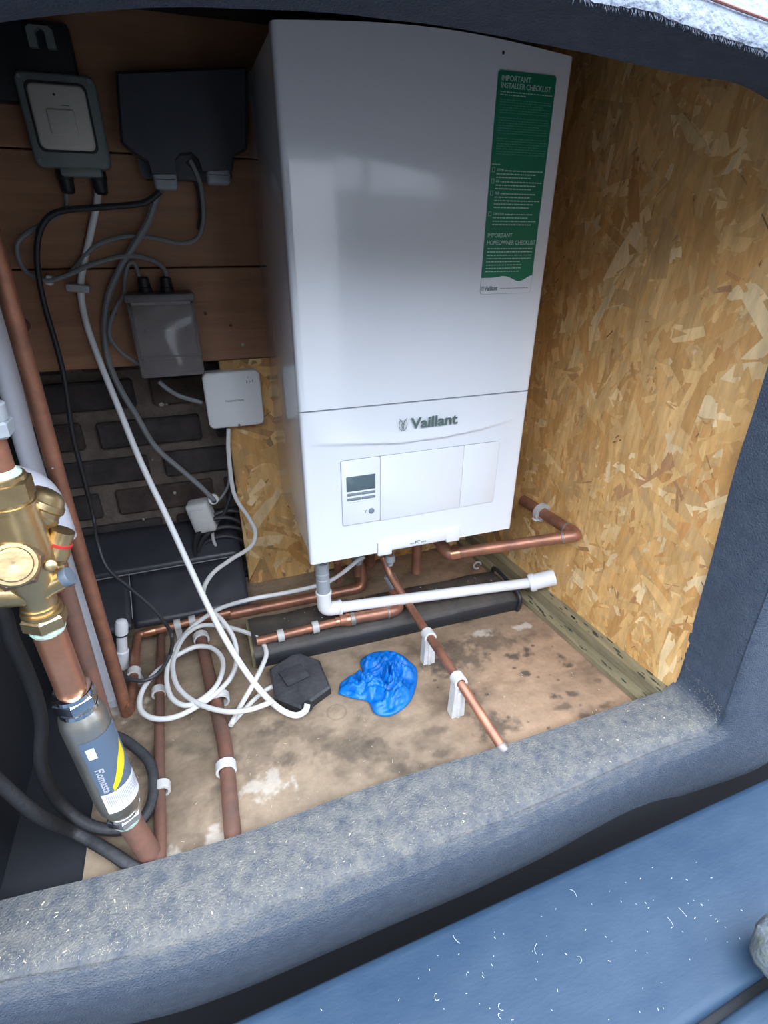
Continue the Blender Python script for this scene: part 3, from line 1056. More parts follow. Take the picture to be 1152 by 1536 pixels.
# lower grip
a, b2 = P(566, 822, y=0), P(688, 800, y=0)
gz = .022
gr = obj('grip_trim', MB().rplate((a.x + b2.x) / 2, .013, b2.x - a.x - .05, .020, .002, -.0035, .004, edge=.001), M_WPLA, parent=boi)
obj('grip_clip', MB().rplate(a.x + .013, .0085, .026, .027, .002, -.0045, .004, edge=.001), M_WPLA, parent=boi)
obj('grip_clip', MB().rplate(b2.x - .013, .0105, .026, .027, .002, -.0045, .004, edge=.001), M_WPLA, parent=boi)
obj('grip_joint', MB().box((a.x - .0006, -.0012, -.004), (a.x, .001, .021)), M_LINE, parent=boi)
obj('grip_joint', MB().box((b2.x, -.0012, -.002), (b2.x + .0006, .001, .023)), M_LINE, parent=boi)
tp = P(615, 816, y=-.003)
obj('lettering', MB().add(*(lambda t: (t.v, t.f))(text_mb('eco', .0052, Vector((tp.x, -.0037, tp.z - .0005))))).add(
    *(lambda t: (t.v, t.f))(text_mb('FIT', .0075, Vector((tp.x + .0092, -.0037, tp.z - .0005)), bold=.03))).add(
    *(lambda t: (t.v, t.f))(text_mb('pure', .0052, Vector((tp.x + .0215, -.0037, tp.z - .0005))))), M_INK, parent=gr)
obj('underside', MB().box((.01, .012, .006), (BW - .01, BD - .005, .02)), M_DKPLA, parent=boi)
obj('expansion_tray', MB().box((.26, .15, -.035), (.385, .285, .006), bev=.004), mat('blue black tray', (.03, .04, .07), .4), parent=boi)
p = P(755, 79, y=0)
obj('cover_screw', MB().lathe(p + Vector((0, .001, 0)), (0, -1, 0), [(0, .0022), (.0014, .0018)], 10), M_DKPLA, parent=boi)

# green label
TLs, TRs, BRs, BLs = P(748, 102, y=0), P(833, 116, y=0), P(796, 440, y=0), P(719, 441, y=0)
sx0, sx1 = (TLs.x + BLs.x) / 2, (TRs.x + BRs.x) / 2
sz0, sz1 = (BRs.z + BLs.z) / 2, (TLs.z + TRs.z) / 2
SWd, SHt = sx1 - sx0, sz1 - sz0
stk = obj('sticker', MB().rplate((sx0 + sx1) / 2, (sz0 + sz1) / 2, SWd, SHt, .004, -.0006, 0), M_LINE, parent=boi, label='tall narrow green and white checklist label')
obj('sticker_face', MB().rplate((sx0 + sx1) / 2, (sz0 + sz1) / 2, SWd - .001, SHt - .001, .0036, -.0008, -.0002), M_LBLW, parent=stk)
LK = SHt / 339.0


def lz(v):          # height on the label, v counted down its left edge (102 top .. 441 foot)
    return P(748 - 29 * (v - 102) / 339.0, v, y=0).z


gp = []
zw = lz(417)
for k in range(33):
    t = k / 32
    gp.append((sx0 + .0003 + (SWd - .0006) * t, zw + .002 * math.exp(-((t - .42) / .12) ** 2) - .0055 * math.exp(-((t - .74) / .14) ** 2) + .0025 * math.exp(-((t - 1) / .1) ** 2)))
for k in range(6):
    a_ = math.pi / 2 * k / 5
    gp.append((sx1 - .0043 + .004 * math.cos(a_), sz1 - .0043 + .004 * math.sin(a_)))
for k in range(6):
    a_ = math.pi / 2 * (1 + k / 5)
    gp.append((sx0 + .0043 + .004 * math.cos(a_), sz1 - .0043 + .004 * math.sin(a_)))
obj('green_field', MB().prism(gp, -.0011, -.0007), M_GREEN, parent=stk)


def lab(txt, size, z, x=None, m_=M_GTXT, bold=0.0, width=None):
    t = text_mb(txt, size, Vector((sx0 + (.005 if x is None else x), -.0013, z)), bold=bold, width=width, depth=.0001)
    obj('lettering', t, m_, parent=stk)


def words(z, x0, x1, h, mb, seed):
    """a line of print too small to read: word-long dashes"""
    rg = random.Random(seed)
    x = x0
    while x < x1 - .002:
        wl = min(rg.uniform(.0016, .0055), x1 - x)
        mb.box((x, -.0013, z), (x + wl, -.0012, z + h))
        x += wl + .0010


lab('IMPORTANT', .0078, lz(120), bold=.015, width=SWd * .50)
lab('INSTALLER CHECKLIST', .0078, lz(131), bold=.015, width=SWd * .86)
tb, tb2 = MB(), MB()
words(lz(137.5), sx0 + .005, sx1 - .004, .0010, tb, 1)
words(lz(142), sx0 + .005, sx0 + SWd * .5, .0010, tb, 2)
v, sd = 149, 10
while v < 236:
    if sd % 8:
        words(lz(v), sx0 + .006, sx1 - (.004 if sd % 4 else .016), .0008, tb2, sd)
    v += 3.9
    sd += 1
words(lz(247), sx0 + .002, sx0 + .014, .0012, tb, 50)
for nme, v0, nl in (('SYSTEM', 256, 3), ('GAS', 273, 3), ('FLUE', 291, 5), ('COMPLETION', 322, 4)):
    for l in range(nl):
        x0_ = sx0 + .010 + (.002 + .0017 * len(nme) if l == 0 else 0)
        words(lz(v0 + 5.2 * l), x0_, sx1 - .004 - .008 * ((l + len(nme)) % 3), .0013, tb, v0 * 10 + l)
    lab(nme, .0038, lz(v0), x=.010, bold=.02, width=.0017 * len(nme))
    q, zb = sx0 + .003, lz(v0 + 2)
    bx = MB()
    for (xx0, xx1, za, zb_) in ((q, q + .0042, zb, zb + .0005), (q, q + .0042, zb + .0050, zb + .0055), (q, q + .0005, zb, zb + .0055), (q + .0037, q + .0042, zb, zb + .0055)):
        bx.box((xx0, -.0013, za), (xx1, -.0011, zb_))
    obj('tick_box', bx, M_GTXT, parent=stk)
lab('IMPORTANT', .0078, lz(356), x=.004, bold=.015, width=SWd * .47)
lab('HOMEOWNER CHECKLIST', .0078, lz(367), x=.004, bold=.015, width=SWd * .93)
for k in range(8):
    words(lz(374 + 4.9 * k), sx0 + .006, sx1 - (.006 if k not in (4, 5, 6, 7) else .022), .0015 if k < 2 else .0011, tb, 300 + k)
obj('small_print', tb, M_GTXT, parent=stk, kind='stuff')
obj('faint_print', tb2, M_GTXT2, parent=stk, kind='stuff')
lab('Vaillant', .0085, lz(436), x=.0065, m_=M_INK, bold=.02, width=.022)
tb3 = MB()
words(lz(434), sx0 + .033, sx1 - .005, .0009, tb3, 77)
obj('small_print', tb3, M_LINE, parent=stk, kind='stuff')
em2 = MB()
em2.tube([Vector((sx0 + .0035 + .0018 * math.sin(t), -.0012, lz(436) + .0028 + .0030 * math.cos(t))) for t in np.linspace(.5, 5.8, 16)], .00025, 5, sub=1)
em2.tube([Vector((sx0 + .0022, -.0012, lz(436) + .0058)), Vector((sx0 + .0035, -.0012, lz(436) + .003)), Vector((sx0 + .0048, -.0012, lz(436) + .0058))], .00025, 5, sub=2)
obj('emblem', em2, M_INK, parent=stk)

# ================================================================== ELECTRICAL BOXES ON THE PLANKS
def gland(mb, p, r=.009, h=.022, d=(0, 0, -1)):
    mb.lathe(p, d, [(0, r * 1.15), (h * .35, r * 1.15), (h * .4, r), (h * .9, r * .92), (h, r * .6)], 14)


# isolator switch
A, B = P(37, 116, y=.25), P(165, 244, y=.25)
sw = thing('isolator_switch', 'grey weatherproof isolator switch with pale square plate', 'switch', ((A.x + B.x) / 2, .30, B.z))
cx, cz = -.2525, (P(95, 112, y=.25).z + P(110, 250, y=.25).z) / 2
W_, H_ = .098, .108
obj('back_box', MB().rplate(cx, cz, W_ - .006, H_ - .006, .008, .262, .2995, edge=.002), M_SWG, parent=sw)
obj('cover', MB().rplate(cx, cz, W_, H_, .010, .250, .2615, edge=.004), M_SWG, parent=sw)
obj('plate_recess', MB().rplate(cx - .001, cz + .004, .076, .080, .009, .2488, .2515), M_KPLA, parent=sw)
pp = obj('switch_plate', MB().rplate(cx - .001, cz + .004, .070, .074, .008, .2440, .2500, edge=.003), M_SWP, parent=sw)
obj('indicator', MB().lathe(Vector((cx - .004, .2445, cz + .029)), (0, -1, 0), [(0, .0018), (.0012, .0012)], 10), M_KPLA, parent=pp)
obj('print_mark', MB().box((cx + .002, .2435, cz + .017), (cx + .012, .2442, cz + .018)), M_BTN, parent=pp)
obj('rocker', MB().rplate(cx - .001, cz - .002, .034, .030, .003, .2415, .2442, edge=.0015), M_SWP, parent=pp)
for sx in (-1, 1):
    for sz in (-1, 1):
        obj('screw', MB().lathe(Vector((cx + sx * .042, .2505, cz + sz * .047)), (0, -1, 0), [(0, .0028), (.0012, .0025)], 10), M_CABG, parent=sw)
g1, g2 = P(96, 258, y=.275), P(146, 258, y=.275)
obj('bottom_lip', MB().box((cx - .020, .252, cz - .064), (cx + .034, .280, cz - .052), bev=.003), M_SWG, parent=sw)
for q in (g1, g2):
    mb = MB()
    gland(mb, Vector((q.x, .275, cz - .055)), .010, .030)
    obj('gland', mb, M_KPLA, parent=sw)
sw.location = sw.location

# saddle bracket above the switch
A, B = P(38, 38, y=.27), P(86, 76, y=.27)
br = thing('mounting_bracket', 'grey U shaped bracket on a dark block above the isolator switch', 'bracket', ((A.x + B.x) / 2, .30, B.z))
obj('mounting_block', MB().box((-.37, .272, .655), (-.225, .2995, .745), bev=.004), M_KPLA, parent=br)
w2 = (B.x - A.x)
poly = [(A.x, B.z), (A.x, A.z - .004), (A.x + .004, A.z), (B.x - .004, A.z), (B.x, A.z - .004), (B.x, B.z), (B.x - w2 * .32, B.z), (B.x - w2 * .32, B.z + .017),
        (A.x + w2 * .5, B.z + .021), (A.x + w2 * .32, B.z + .017), (A.x + w2 * .32, B.z)]
obj('saddle', MB().prism(poly, .262, .2715), M_SWG, parent=br)

# double weatherproof socket box, dark grey
Y0 = .235
pts = [(172, 105), (372, 97), (372, 222), (352, 232), (350, 255), (305, 258), (300, 240), (288, 228), (270, 230), (262, 240), (263, 262), (226, 262), (220, 242), (195, 226), (180, 212)]
poly = [(P(u, v, y=Y0).x, P(u, v, y=Y0).z) for u, v in pts]
ctr = (sum(p_[0] for p_ in poly) / len(poly), sum(p_[1] for p_ in poly) / len(poly))
so = thing('outdoor_socket', 'dark grey double weatherproof socket box left of the boiler top', 'socket box', (ctr[0], .30, min(p_[1] for p_ in poly)))
poly_in = [(ctr[0] + (x - ctr[0]) * .95, ctr[1] + (z - ctr[1]) * .95) for x, z in poly]
lidm = MB()
n = len(poly)
vs = [(x, Y0, z) for x, z in poly_in] + [(x, Y0 + .006, z) for x, z in poly] + [(x, Y0 + .035, z) for x, z in poly]
fs = [tuple(range(n))] + [(i, (i + 1) % n, (i + 1) % n + n, i + n) for i in range(n)] + [(i + n, (i + 1) % n + n, (i + 1) % n + 2 * n, i + 2 * n) for i in range(n)] + [tuple(range(2 * n, 3 * n))[::-1]]
lidm.add(vs, fs)
obj('lid', lidm, M_DKPLA, parent=so, angle=50)
obj('back_box', MB().rplate(ctr[0], ctr[1] + .012, .135, .10, .008, Y0 + .035, .2995), M_DKPLA, parent=so)
for (u0, u1, v0, v1) in ((228, 268, 257, 287), (308, 346, 252, 279)):
    a, b2 = P(u0, v0, y=Y0 + .02), P(u1, v1, y=Y0 + .02)
    pgm = MB().rplate((a.x + b2.x) / 2, (a.z + b2.z) / 2 + .004, b2.x - a.x, a.z - b2.z + .006, .006, Y0 + .004, Y0 + .034, edge=.004)
    pgo = obj('cable_outlet', pgm, M_GPLA, parent=so)
    obj('outlet_groove', MB().box((a.x + .003, Y0 + .0035, (a.z + b2.z) / 2 + .001), (b2.x - .003, Y0 + .005, (a.z + b2.z) / 2 + .002)), M_KPLA, parent=pgo)

# small enclosure with smoked cover
YU = .245
A, B, Cc_, Dd = P(190, 446, y=YU), P(292, 436, y=YU), P(304, 560, y=YU), P(207, 572, y=YU)
ux0, ux1, uz0, uz1 = (A.x + Dd.x) / 2 + .002, (B.x + Cc_.x) / 2, (Cc_.z + Dd.z) / 2, (A.z + B.z) / 2
un = thing('fuse_enclosure', 'small grey enclosure with smoked see-through cover on the lower plank', 'fuse box', ((ux0 + ux1) / 2, .30, uz0))
ucx, ucz, uw, uh = (ux0 + ux1) / 2, (uz0 + uz1) / 2, ux1 - ux0, uz1 - uz0
obj('body', MB().rplate(ucx, ucz, uw, uh, .005, .262, .2995), M_UNIT, parent=un)
obj('fascia', MB().rplate(ucx, ucz + .012, uw - .012, uh - .034, .004, .2575, .263), M_UNITI, parent=un)
obj('hinge_rail', MB().box((ux0 - .002, YU - .002, uz1 - .012), (ux1 + .002, .262, uz1), bev=.003), M_UNIT, parent=un)
cv = MB().rplate(ucx, ucz - .008, uw - .001, uh - .018, .005, YU, YU + .0025, edge=.001)
cv.box((ux0 + .0005, YU + .002, uz0 + .002), (ux0 + .003, .262, uz1 - .014)).box((ux1 - .003, YU + .002, uz0 + .002), (ux1 - .0005, .262, uz1 - .014)).box((ux0 + .003, YU + .002, uz0 + .0012), (ux1 - .003, .262, uz0 + .0035))
obj('cover', cv, M_SMOKE, parent=un, label='smoked transparent cover')
obj('cover_ridge', MB().box((ux0 + .003, YU - .0012, uz0 + .034), (ux1 - .003, YU - .0002, uz0 + .036)), M_UNIT, parent=un)
for (u, v) in ((219, 496), (280, 492)):
    q = P(u, v, y=YU)
    obj('screw', MB().lathe(Vector((q.x, YU + .0005, q.z)), (0, -1, 0), [(0, .0032), (.0015, .003), (.0016, .0012)], 12), M_UNIT, parent=un)
for (u, v) in ((219, 440), (251, 437)):
    q = P(u, v, y=.275)
    mb = MB()
    gland(mb, Vector((q.x, .278, uz1 - .002)), .0095, .026, (0, 0, 1))
    obj('gland', mb, M_KPLA, parent=un)
obj('label_strip', MB().box((ucx - .004, .2568, ucz + .008), (ucx + .008, .2577, ucz + .0095)), M_LBLW, parent=un)

# thermostat receiver
YR = .27
A, B, Cc_, Dd = P(303, 561, y=YR), P(389, 554, y=YR), P(397, 636, y=YR), P(314, 645, y=YR)
rx0, rx1, rz0, rz1 = (A.x + Dd.x) / 2, (B.x + Cc_.x) / 2, (Cc_.z + Dd.z) / 2, (A.z + B.z) / 2
rc = thing('heating_receiver', 'white square wireless heating receiver mounted left of the boiler', 'receiver', ((rx0 + rx1) / 2, .30, rz0))
rcx, rcz, rw, rh = (rx0 + rx1) / 2, (rz0 + rz1) / 2, rx1 - rx0, rz1 - rz0
obj('body', MB().rplate(rcx, rcz, rw - .003, rh - .003, .009, YR + .008, .2995), M_WPLA, parent=rc)
fp = obj('front_plate', MB().rplate(rcx, rcz, rw, rh, .011, YR, YR + .008, edge=.003), M_WPLA, parent=rc)
obj('lettering', text_mb('Honeywell Home', .007, Vector((rcx - .017, YR - .0004, rcz - .003)), width=.034, depth=.0002), M_INK, parent=fp)
obj('release_button', MB().lathe(Vector((rcx + .003, YR + .0005, rz0 + .0035)), (0, -1, 0), [(0, .0028), (.0012, .002)], 12), M_BTN, parent=fp)
obj('indicator', MB().box((rx1 - .026, YR - .0004, rz1 - .024), (rx1 - .024, YR + .0002, rz1 - .018)).box((rx1 - .020, YR - .0004, rz1 - .022), (rx1 - .019, YR + .0002, rz1 - .019))
    .box((rx1 - .015, YR - .0004, rz1 - .022), (rx1 - .0135, YR + .0002, rz1 - .017)).box((rx1 - .023, YR - .0004, rz1 - .014), (rx1 - .022, YR + .0002, rz1 - .011)), M_BTN, parent=fp)
obj('terminal_cover', MB().box((rcx - .05, .286, rz0 + .02), (rcx - .045, .2995, rz0 + .05)), M_KPLA, parent=rc)

# plug in adaptor box hanging on its leads
YA = .335
adp = thing('plug_adaptor', 'dirty white plug-in adaptor box hanging in the brick recess', 'adaptor', P(308, 800, y=YA))
A, B = P(292, 752, y=YA), P(322, 790, y=YA)
ro = Matrix.Rotation(math.radians(-10), 3, 'Y') @ Matrix.Rotation(math.radians(-14), 3, 'Z')
pc = P(303, 772, y=YA)
obj('body', MB().box(pc - Vector((.024, .018, .038)), pc + Vector((.024, .018, .034)), bev=.007, seg=3, rot=ro, piv=pc), M_CABW2, parent=adp)
obj('side_panel', MB().box(pc - Vector((.017, .0205, .030)), pc + Vector((.012, -.016, .022)), bev=.002, rot=ro, piv=pc), M_CABW2, parent=adp)
pe = P(321, 751, y=YA - .02)
obj('cord_eye', MB().lathe(pe + Vector((0, .012, 0)), (-.1, -1, .25), [(0, .011), (.012, .011), (.014, .009)], 18), M_WPLA, parent=adp)
obj('cord_hole', MB().lathe(pe + Vector((0, -.0015, 0)), (-.1, -1, .25), [(0, .0055), (.0012, .0052)], 14), M_KPLA, parent=adp)

# ================================================================== CABLES
def path(pts):
    out = []
    for p_ in pts:
        u, v, k, val = p_
        out.append(P(u, v, **{k: val}))
    return out


def ys_(lst, y0, y1=None):
    """spread plane y from y0 to y1 along the list"""
    y1 = y0 if y1 is None else y1
    n_ = len(lst) - 1
    return [P(u, v, y=y0 + (y1 - y0) * i / max(n_, 1)) for i, (u, v) in enumerate(lst)]


c5 = lambda a_, b_: (160 + a_ / 3.2, 720 + b_ / 3.2)

# thick white cable from isolator down to floor box
main = path([(146, 272, 'y', .275), (146, 300, 'y', .285), (137, 345, 'y', .288), (126, 395, 'y', .29), (121, 430, 'y', .288), (127, 475, 'y', .28), (145, 530, 'y', .27), (178, 612, 'y', .24),
             (212, 695, 'y', .20), (250, 775, 'y', .15), (282, 845, 'y', .10), (310, 905, 'y', .05), (340, 962, 'y', .0), (372, 1012, 'y', -.04), (400, 1046, 'z', -.200), (424, 1066, 'z', -.208), (444, 1073, 'z', -.208), (458, 1066, 'z', -.200), (461, 1056, 'z', -.193)])
mc = obj('white_cable', MB().tube(main, .0052, 12), M_CABW)
tag(mc, 'thick white cable running from the isolator switch to the black floor box', 'cable')

# receiver lead and its coils
zc = -.190
up = path([(343, 643, 'y', .282), (343, 680, 'y', .27), (351, 740, 'y', .255), (372, 775, 'y', .25), (383, 798, 'y', .24), (376, 820, 'y', .225), (347, 839, 'y', .20), (319, 860, 'y', .165), (305, 886, 'y', .125)])
co = [(490, 610), (560, 680), (610, 760), (625, 850), (600, 940), (530, 1020), (430, 1090), (320, 1140), (220, 1143), (162, 1100), (168, 1020), (220, 940), (290, 880), (350, 835), (430, 800), (500, 805), (548, 845), (558, 905), (528, 985), (460, 1050),
      (380, 1082), (312, 1045), (288, 960), (300, 870), (340, 790), (400, 715)]
cp = []
for i, (a_, b_) in enumerate(co):
    u, v = c5(a_, b_)
    z_ = zc + (.10 * max(0, 1 - i / 3.0) ** 1.3) + .008 * (i / len(co))
    cp.append(P(u, v, z=z_))
tail = [P(*c5(470, 660), z=-.175), P(*c5(560, 610), z=-.160), P(*c5(700, 570), z=-.14), P(*c5(850, 543), y=.135), P(*c5(980, 515), y=.12), P(*c5(1060, 490), y=.115), P(*c5(1130, 447), y=.12), P(*c5(1200, 390), y=.13), P(545, 836, y=.14)]
tag(obj('receiver_cable', MB().tube(up + cp + tail, .0043, 10), M_CABW2), 'off-white cable from the heating receiver looping on the floor to the boiler', 'cable')
co2 = [(595, 1178), (640, 1090), (700, 985), (748, 890), (766, 825), (730, 762), (640, 722), (530, 698), (440, 703), (370, 755), (328, 840), (318, 910), (340, 990), (400, 1050), (480, 1090), (580, 1112), (680, 1104), (760, 1078), (800, 1060)]
cp2 = [P(*c5(a_, b_), z=-.182 + (.004 if 2 < i < 6 else 0) - (.020 if i < 2 else 0)) for i, (a_, b_) in enumerate(co2)]
tag(obj('coiled_cable', MB().tube(cp2, .0043, 10), M_CABW2), 'off-white cable loop with a folded end beside the black floor box', 'cable')
cp3 = [P(*c5(a_, b_), z=-.214) for a_, b_ in ((597, 1172), (640, 1125), (690, 1072), (735, 1030), (765, 1008), (800, 990))]
tag(obj('cable_end', MB().tube(cp3, .0042, 10), M_CABW2), 'short off-white cable end crossing under the loop by the black floor box', 'cable')

# other leads on the planks
L = [('grey_cable', [(97, 272), (99, 290), (97, 312), (69, 333), (31, 358), (26, 380), (38, 406), (69, 421), (100, 413), (139, 396), (188, 384), (222, 388), (243, 400), (251, 415)], .276, .278, .0036, M_CABG,
      'thin grey cable looping left from the isolator switch to the fuse enclosure'),
     ('grey_cable', [(285, 240), (296, 262), (303, 290), (305, 330), (296, 357), (271, 365), (236, 358), (194, 354), (156, 363), (132, 378), (110, 405), (95, 415)], .262, .292, .0034, M_CABG,
      'thin grey cable dropping between the two outlets of the dark socket box'),
     ('black_cable', [(281, 240), (290, 260), (299, 285), (302, 320), (300, 345)], .272, .29, .005, M_CABK, 'short dark cable between the two outlets of the dark socket box'),
     ('grey_cable', [(240, 285), (232, 305), (222, 333), (201, 368), (180, 403), (163, 444), (157, 491), (163, 542), (182, 586), (204, 622), (233, 670), (270, 703), (299, 728), (321, 750)], .268, .312, .0052, M_CABG,
      'thick grey cable curving down from the socket box to the plug-in adaptor'),
     ('grey_cable', [(209, 414), (202, 396), (193, 396), (188, 415), (186, 440), (172, 466), (164, 502), (182, 528), (208, 546)], .278, .27, .003, M_CABG, 'thin grey cable looping beside the fuse enclosure from its left gland'),
     ('grey_cable', [(238, 572), (252, 584), (272, 595), (303, 604)], .285, .292, .0042, M_CABG, 'short grey cable between the fuse enclosure and the heating receiver'),
     ('grey_cable', [(344, 700), (343, 725), (335, 742), (326, 752)], .325, .318, .0028, M_CABG, 'short thin lead rising from the plug-in adaptor'),
     ('white_lead', [(318, 796), (322, 815), (338, 838), (362, 846)], .33, .34, .0036, M_CABW2, 'short white lead leaving the bottom of the plug-in adaptor')]
for (nm, pts, y0, y1, r, m_, lb) in L:
    tag(obj(nm, MB().tube(ys_(pts, y0, y1), r, 8), m_), lb, 'cable')
blk = ys_([(240, 287), (226, 299), (208, 306), (149, 311), (94, 316), (69, 330), (57, 358), (56, 400), (66, 455), (84, 517), (97, 571), (109, 652), (127, 722), (141, 781)], .262, .27)
blk += path([(146, 812, 'y', .22), (161, 852, 'y', .19), (198, 885, 'y', .155), (229, 912, 'y', .12), (250, 938, 'y', .08), (258, 955, 'y', .04), (255, 982, 'z', -.172), (236, 1011, 'z', -.170), (213, 1021, 'z', -.170), (190, 1016, 'z', -.170), (178, 1004, 'z', -.172)])
tag(obj('black_cable', MB().tube(blk, lambda t: .0044 if t < .52 else .0034, 8), M_CABK), 'long black cable dropping past the bricks and curling on the floor at left', 'cable')
bl2 = ys_([(141, 781), (150, 800), (157, 840), (153, 880)], .285, .24)

# black coil behind the strand board
coil = MB()
for k, (cu, cv_, ru, rv) in enumerate(((336, 822, 44, 46), (342, 830, 44, 40), (346, 818, 50, 52), (338, 836, 40, 32))):
    pts = [P(cu + ru * math.cos(t), cv_ + rv * math.sin(t), y=.322 + .006 * k) for t in np.linspace(0.3 * k, 0.3 * k + 2 * math.pi, 28)]
    coil.tube(pts, .0046, 8, sub=2)
coil.tube(ys_([(300, 800), (318, 788), (335, 772), (344, 750), (348, 735)], .325, .335), .0046, 8)
tag(obj('coiled_black_cable', coil, M_CABK), 'coil of black cable tucked behind the strand board edge', 'cable')

# cable clips
q = P(118, 432, y=.285)
tag(obj('cable_clip', MB().box(q - Vector((.017, .012, .006)), q + Vector((.017, .012, .006)), bev=.003, rot=Matrix.Rotation(math.radians(6), 3, 'Y')), M_CLIPG), 'pale bar clip holding the thick white cable to the plank', 'cable clip')
q = P(75, 420, y=.287)
tag(obj('cable_clip', MB().box(q - Vector((.005, .011, .0075)), q + Vector((.005, .011, .0075)), bev=.003, rot=Matrix.Rotation(math.radians(20), 3, 'Y')), M_WPLA), 'tiny white clip on the thin grey cable at left', 'cable clip')

# ================================================================== PIPES
def pipe(mb, pts, r, n=20):
    pts = [Vector(p_) for p_ in pts]
    # straight runs with short bends at the corners
    out = [pts[0]]
    for i in range(1, len(pts) - 1):
        a_, b_, c_ = pts[i - 1], pts[i], pts[i + 1]
        k = min(r * 1.6, (b_ - a_).length * .4, (c_ - b_).length * .4)
        p1, p2 = b_ + (a_ - b_).normalized() * k, b_ + (c_ - b_).normalized() * k
        for t in (0, .25, .5, .75, 1):
            out.append((1 - t) ** 2 * p1 + 2 * t * (1 - t) * b_ + t * t * p2)
    out.append(pts[-1])
    mb.tube(out, r, n, smooth=False)


def collar(mb, c_, d, r, h, n=20):
    d = Vector(d).normalized()
    mb.lathe(Vector(c_) - d * h / 2, d, [(0, r * .93), (h * .1, r), (h * .9, r), (h, r * .93)], n)


def saddle(name, base, top_, r, dirn, label, group=None, wide=.010, m_=M_CLIP):
    """open pipe clip: a foot, two cheeks and a ring round the pipe"""
    d = Vector(dirn).normalized()
    root = thing(name, label, 'pipe clip', base, group)
    s_ = Vector((0, 0, 1)).cross(d).normalized()
    upv = d.cross(s_)
    mb = MB()
    ro_, n_ = r + .0038, 14
    vs, fs = [], []
    for t in (-wide, wide):
        for i in range(n_ + 1):
            a_ = math.radians(-70 + 320 * i / n_)
            for rr in (r + .0003, ro_):
                vs.append(top_ + d * t + (s_ * math.cos(a_) + upv * math.sin(a_)) * rr)
    k2 = 2 * (n_ + 1)
    for i in range(n_):
        a_ = 2 * i
        fs += [(a_, a_ + 1, a_ + 3, a_ + 2), (k2 + a_, k2 + a_ + 2, k2 + a_ + 3, k2 + a_ + 1), (a_ + 1, k2 + a_ + 1, k2 + a_ + 3, a_ + 3), (a_, a_ + 2, k2 + a_ + 2, k2 + a_)]
    mb.add(vs, fs)
    obj('ring', mb, m_, parent=root, angle=50)
    h = top_.z - r - base.z
    if h > .002:
        fb = MB()
        w0, w1 = r * 1.45, r * 1.15
        b0, b1 = Vector((top_.x, top_.y, base.z + .0005)), Vector((top_.x, top_.y, top_.z - r * .75))
        vs = [b0 + s_ * sx * w0 + d * sy * wide for sx, sy in ((-1, -1), (1, -1), (1, 1), (-1, 1))] + [b1 + s_ * sx * w1 + d * sy * wide * .95 for sx, sy in ((-1, -1), (1, -1), (1, 1), (-1, 1))]
        fb.add(vs, [(3, 2, 1, 0), (4, 5, 6, 7), (0, 1, 5, 4), (1, 2, 6, 5), (2, 3, 7, 6), (3, 0, 4, 7)])
        fb.box(b0 - Vector((w0 * .3, wide * 1.25, 0)), b0 + Vector((w0 * .3, wide * 1.25, h * .8)), bev=.002)
        obj('foot', fb, m_, parent=root)
    return root


# right floor pipe on two risers
R1b, R2b = P(640, 992, z=ZF), P(683, 1070, z=ZF)
R1t = P(643, 953, y=R1b.y)
R2t = P(688, 1020, y=R2b.y)
R1t.x = P(643, 953, y=R1b.y).x
pe = P(757, 1127, z=-.205)
ps = P(585, 862, y=.10)
rp_ = MB()
pipe(rp_, [P(575, 835, y=.12), ps, P(612, 905, y=.038), R1t, R2t, pe], .0078)
rpo = thing('copper_pipe', 'slanting copper pipe on two white risers in front of the boiler', 'pipe', Vector((R1t.x, R1t.y, ZF)))
obj('tube', rp_, M_COP, parent=rpo)
mb = MB()
collar(mb, pe - (R2t - pe).normalized() * -.006, pe - R2t, .0088, .012)
obj('coupling', mb, M_SOLDER, parent=rpo)
dr = (R2t - R1t)
saddle('pipe_clip', R1b, R1t, .0078, dr, 'tall white riser clip nearer the boiler on the slanting pipe', wide=.0095)
saddle('pipe_clip', R2b, R2t, .0078, dr, 'tall white riser clip nearer the sill on the slanting pipe', wide=.0095)

# 22 mm floor pipe in the middle left
zc2 = ZF + .0125
a0, a1, a2, a3 = P(300, 952, z=zc2), P(318, 1010, z=zc2), P(338, 1120, z=zc2), P(350, 1275, z=zc2)
mp_ = thing('copper_pipe', 'thick straight copper pipe running to the sill, right of the thin floor pipe', 'pipe', Vector((a2.x, a2.y, ZF)))
mb = MB()
pipe(mb, [P(292, 938, z=zc2 + .01), a0, a2, a3 + Vector((0, -.002, -.012))], .0112)
obj('tube', mb, M_COPD, parent=mp_)
for (u, v, lb) in ((339, 1152, 'white clip on the thick floor pipe nearest the sill'), (331, 1048, 'white clip on the thick floor pipe under the cable loop')):
    c_ = P(u, v, z=zc2)
    saddle('pipe_clip', Vector((c_.x, c_.y, ZF)), c_, .0112, a3 - a2, lb, wide=.007)
c_ = a0.lerp(a1, .1)
saddle('pipe_clip', Vector((c_.x, c_.y, ZF)), c_, .0112, a1 - a0, 'white clip on the thick floor pipe at its far end', wide=.007)

# 15 mm floor pipe at left
zc3 = ZF + .0095
b0, b1, b2_ = P(242, 945, z=zc3), P(239, 1090, z=zc3), P(240, 1305, z=zc3)
lp_ = thing('copper_pipe', 'thin straight copper pipe running to the sill beside the steel canister', 'pipe', Vector((b1.x, b1.y, ZF)))
mb = MB()
pipe(mb, [b0, b1, b2_ + Vector((0, -.01, -.003))], .0078)
obj('tube', mb, M_COPD, parent=lp_)
for (u, v, lb) in ((243, 1182, 'white clip on the thin floor pipe nearest the sill'), (238, 1038, 'white clip on the thin floor pipe beside the cable loop')):
    c_ = P(u, v, z=zc3)
    saddle('pipe_clip', Vector((c_.x, c_.y, ZF)), c_, .0078, b2_ - b1, lb, wide=.007)

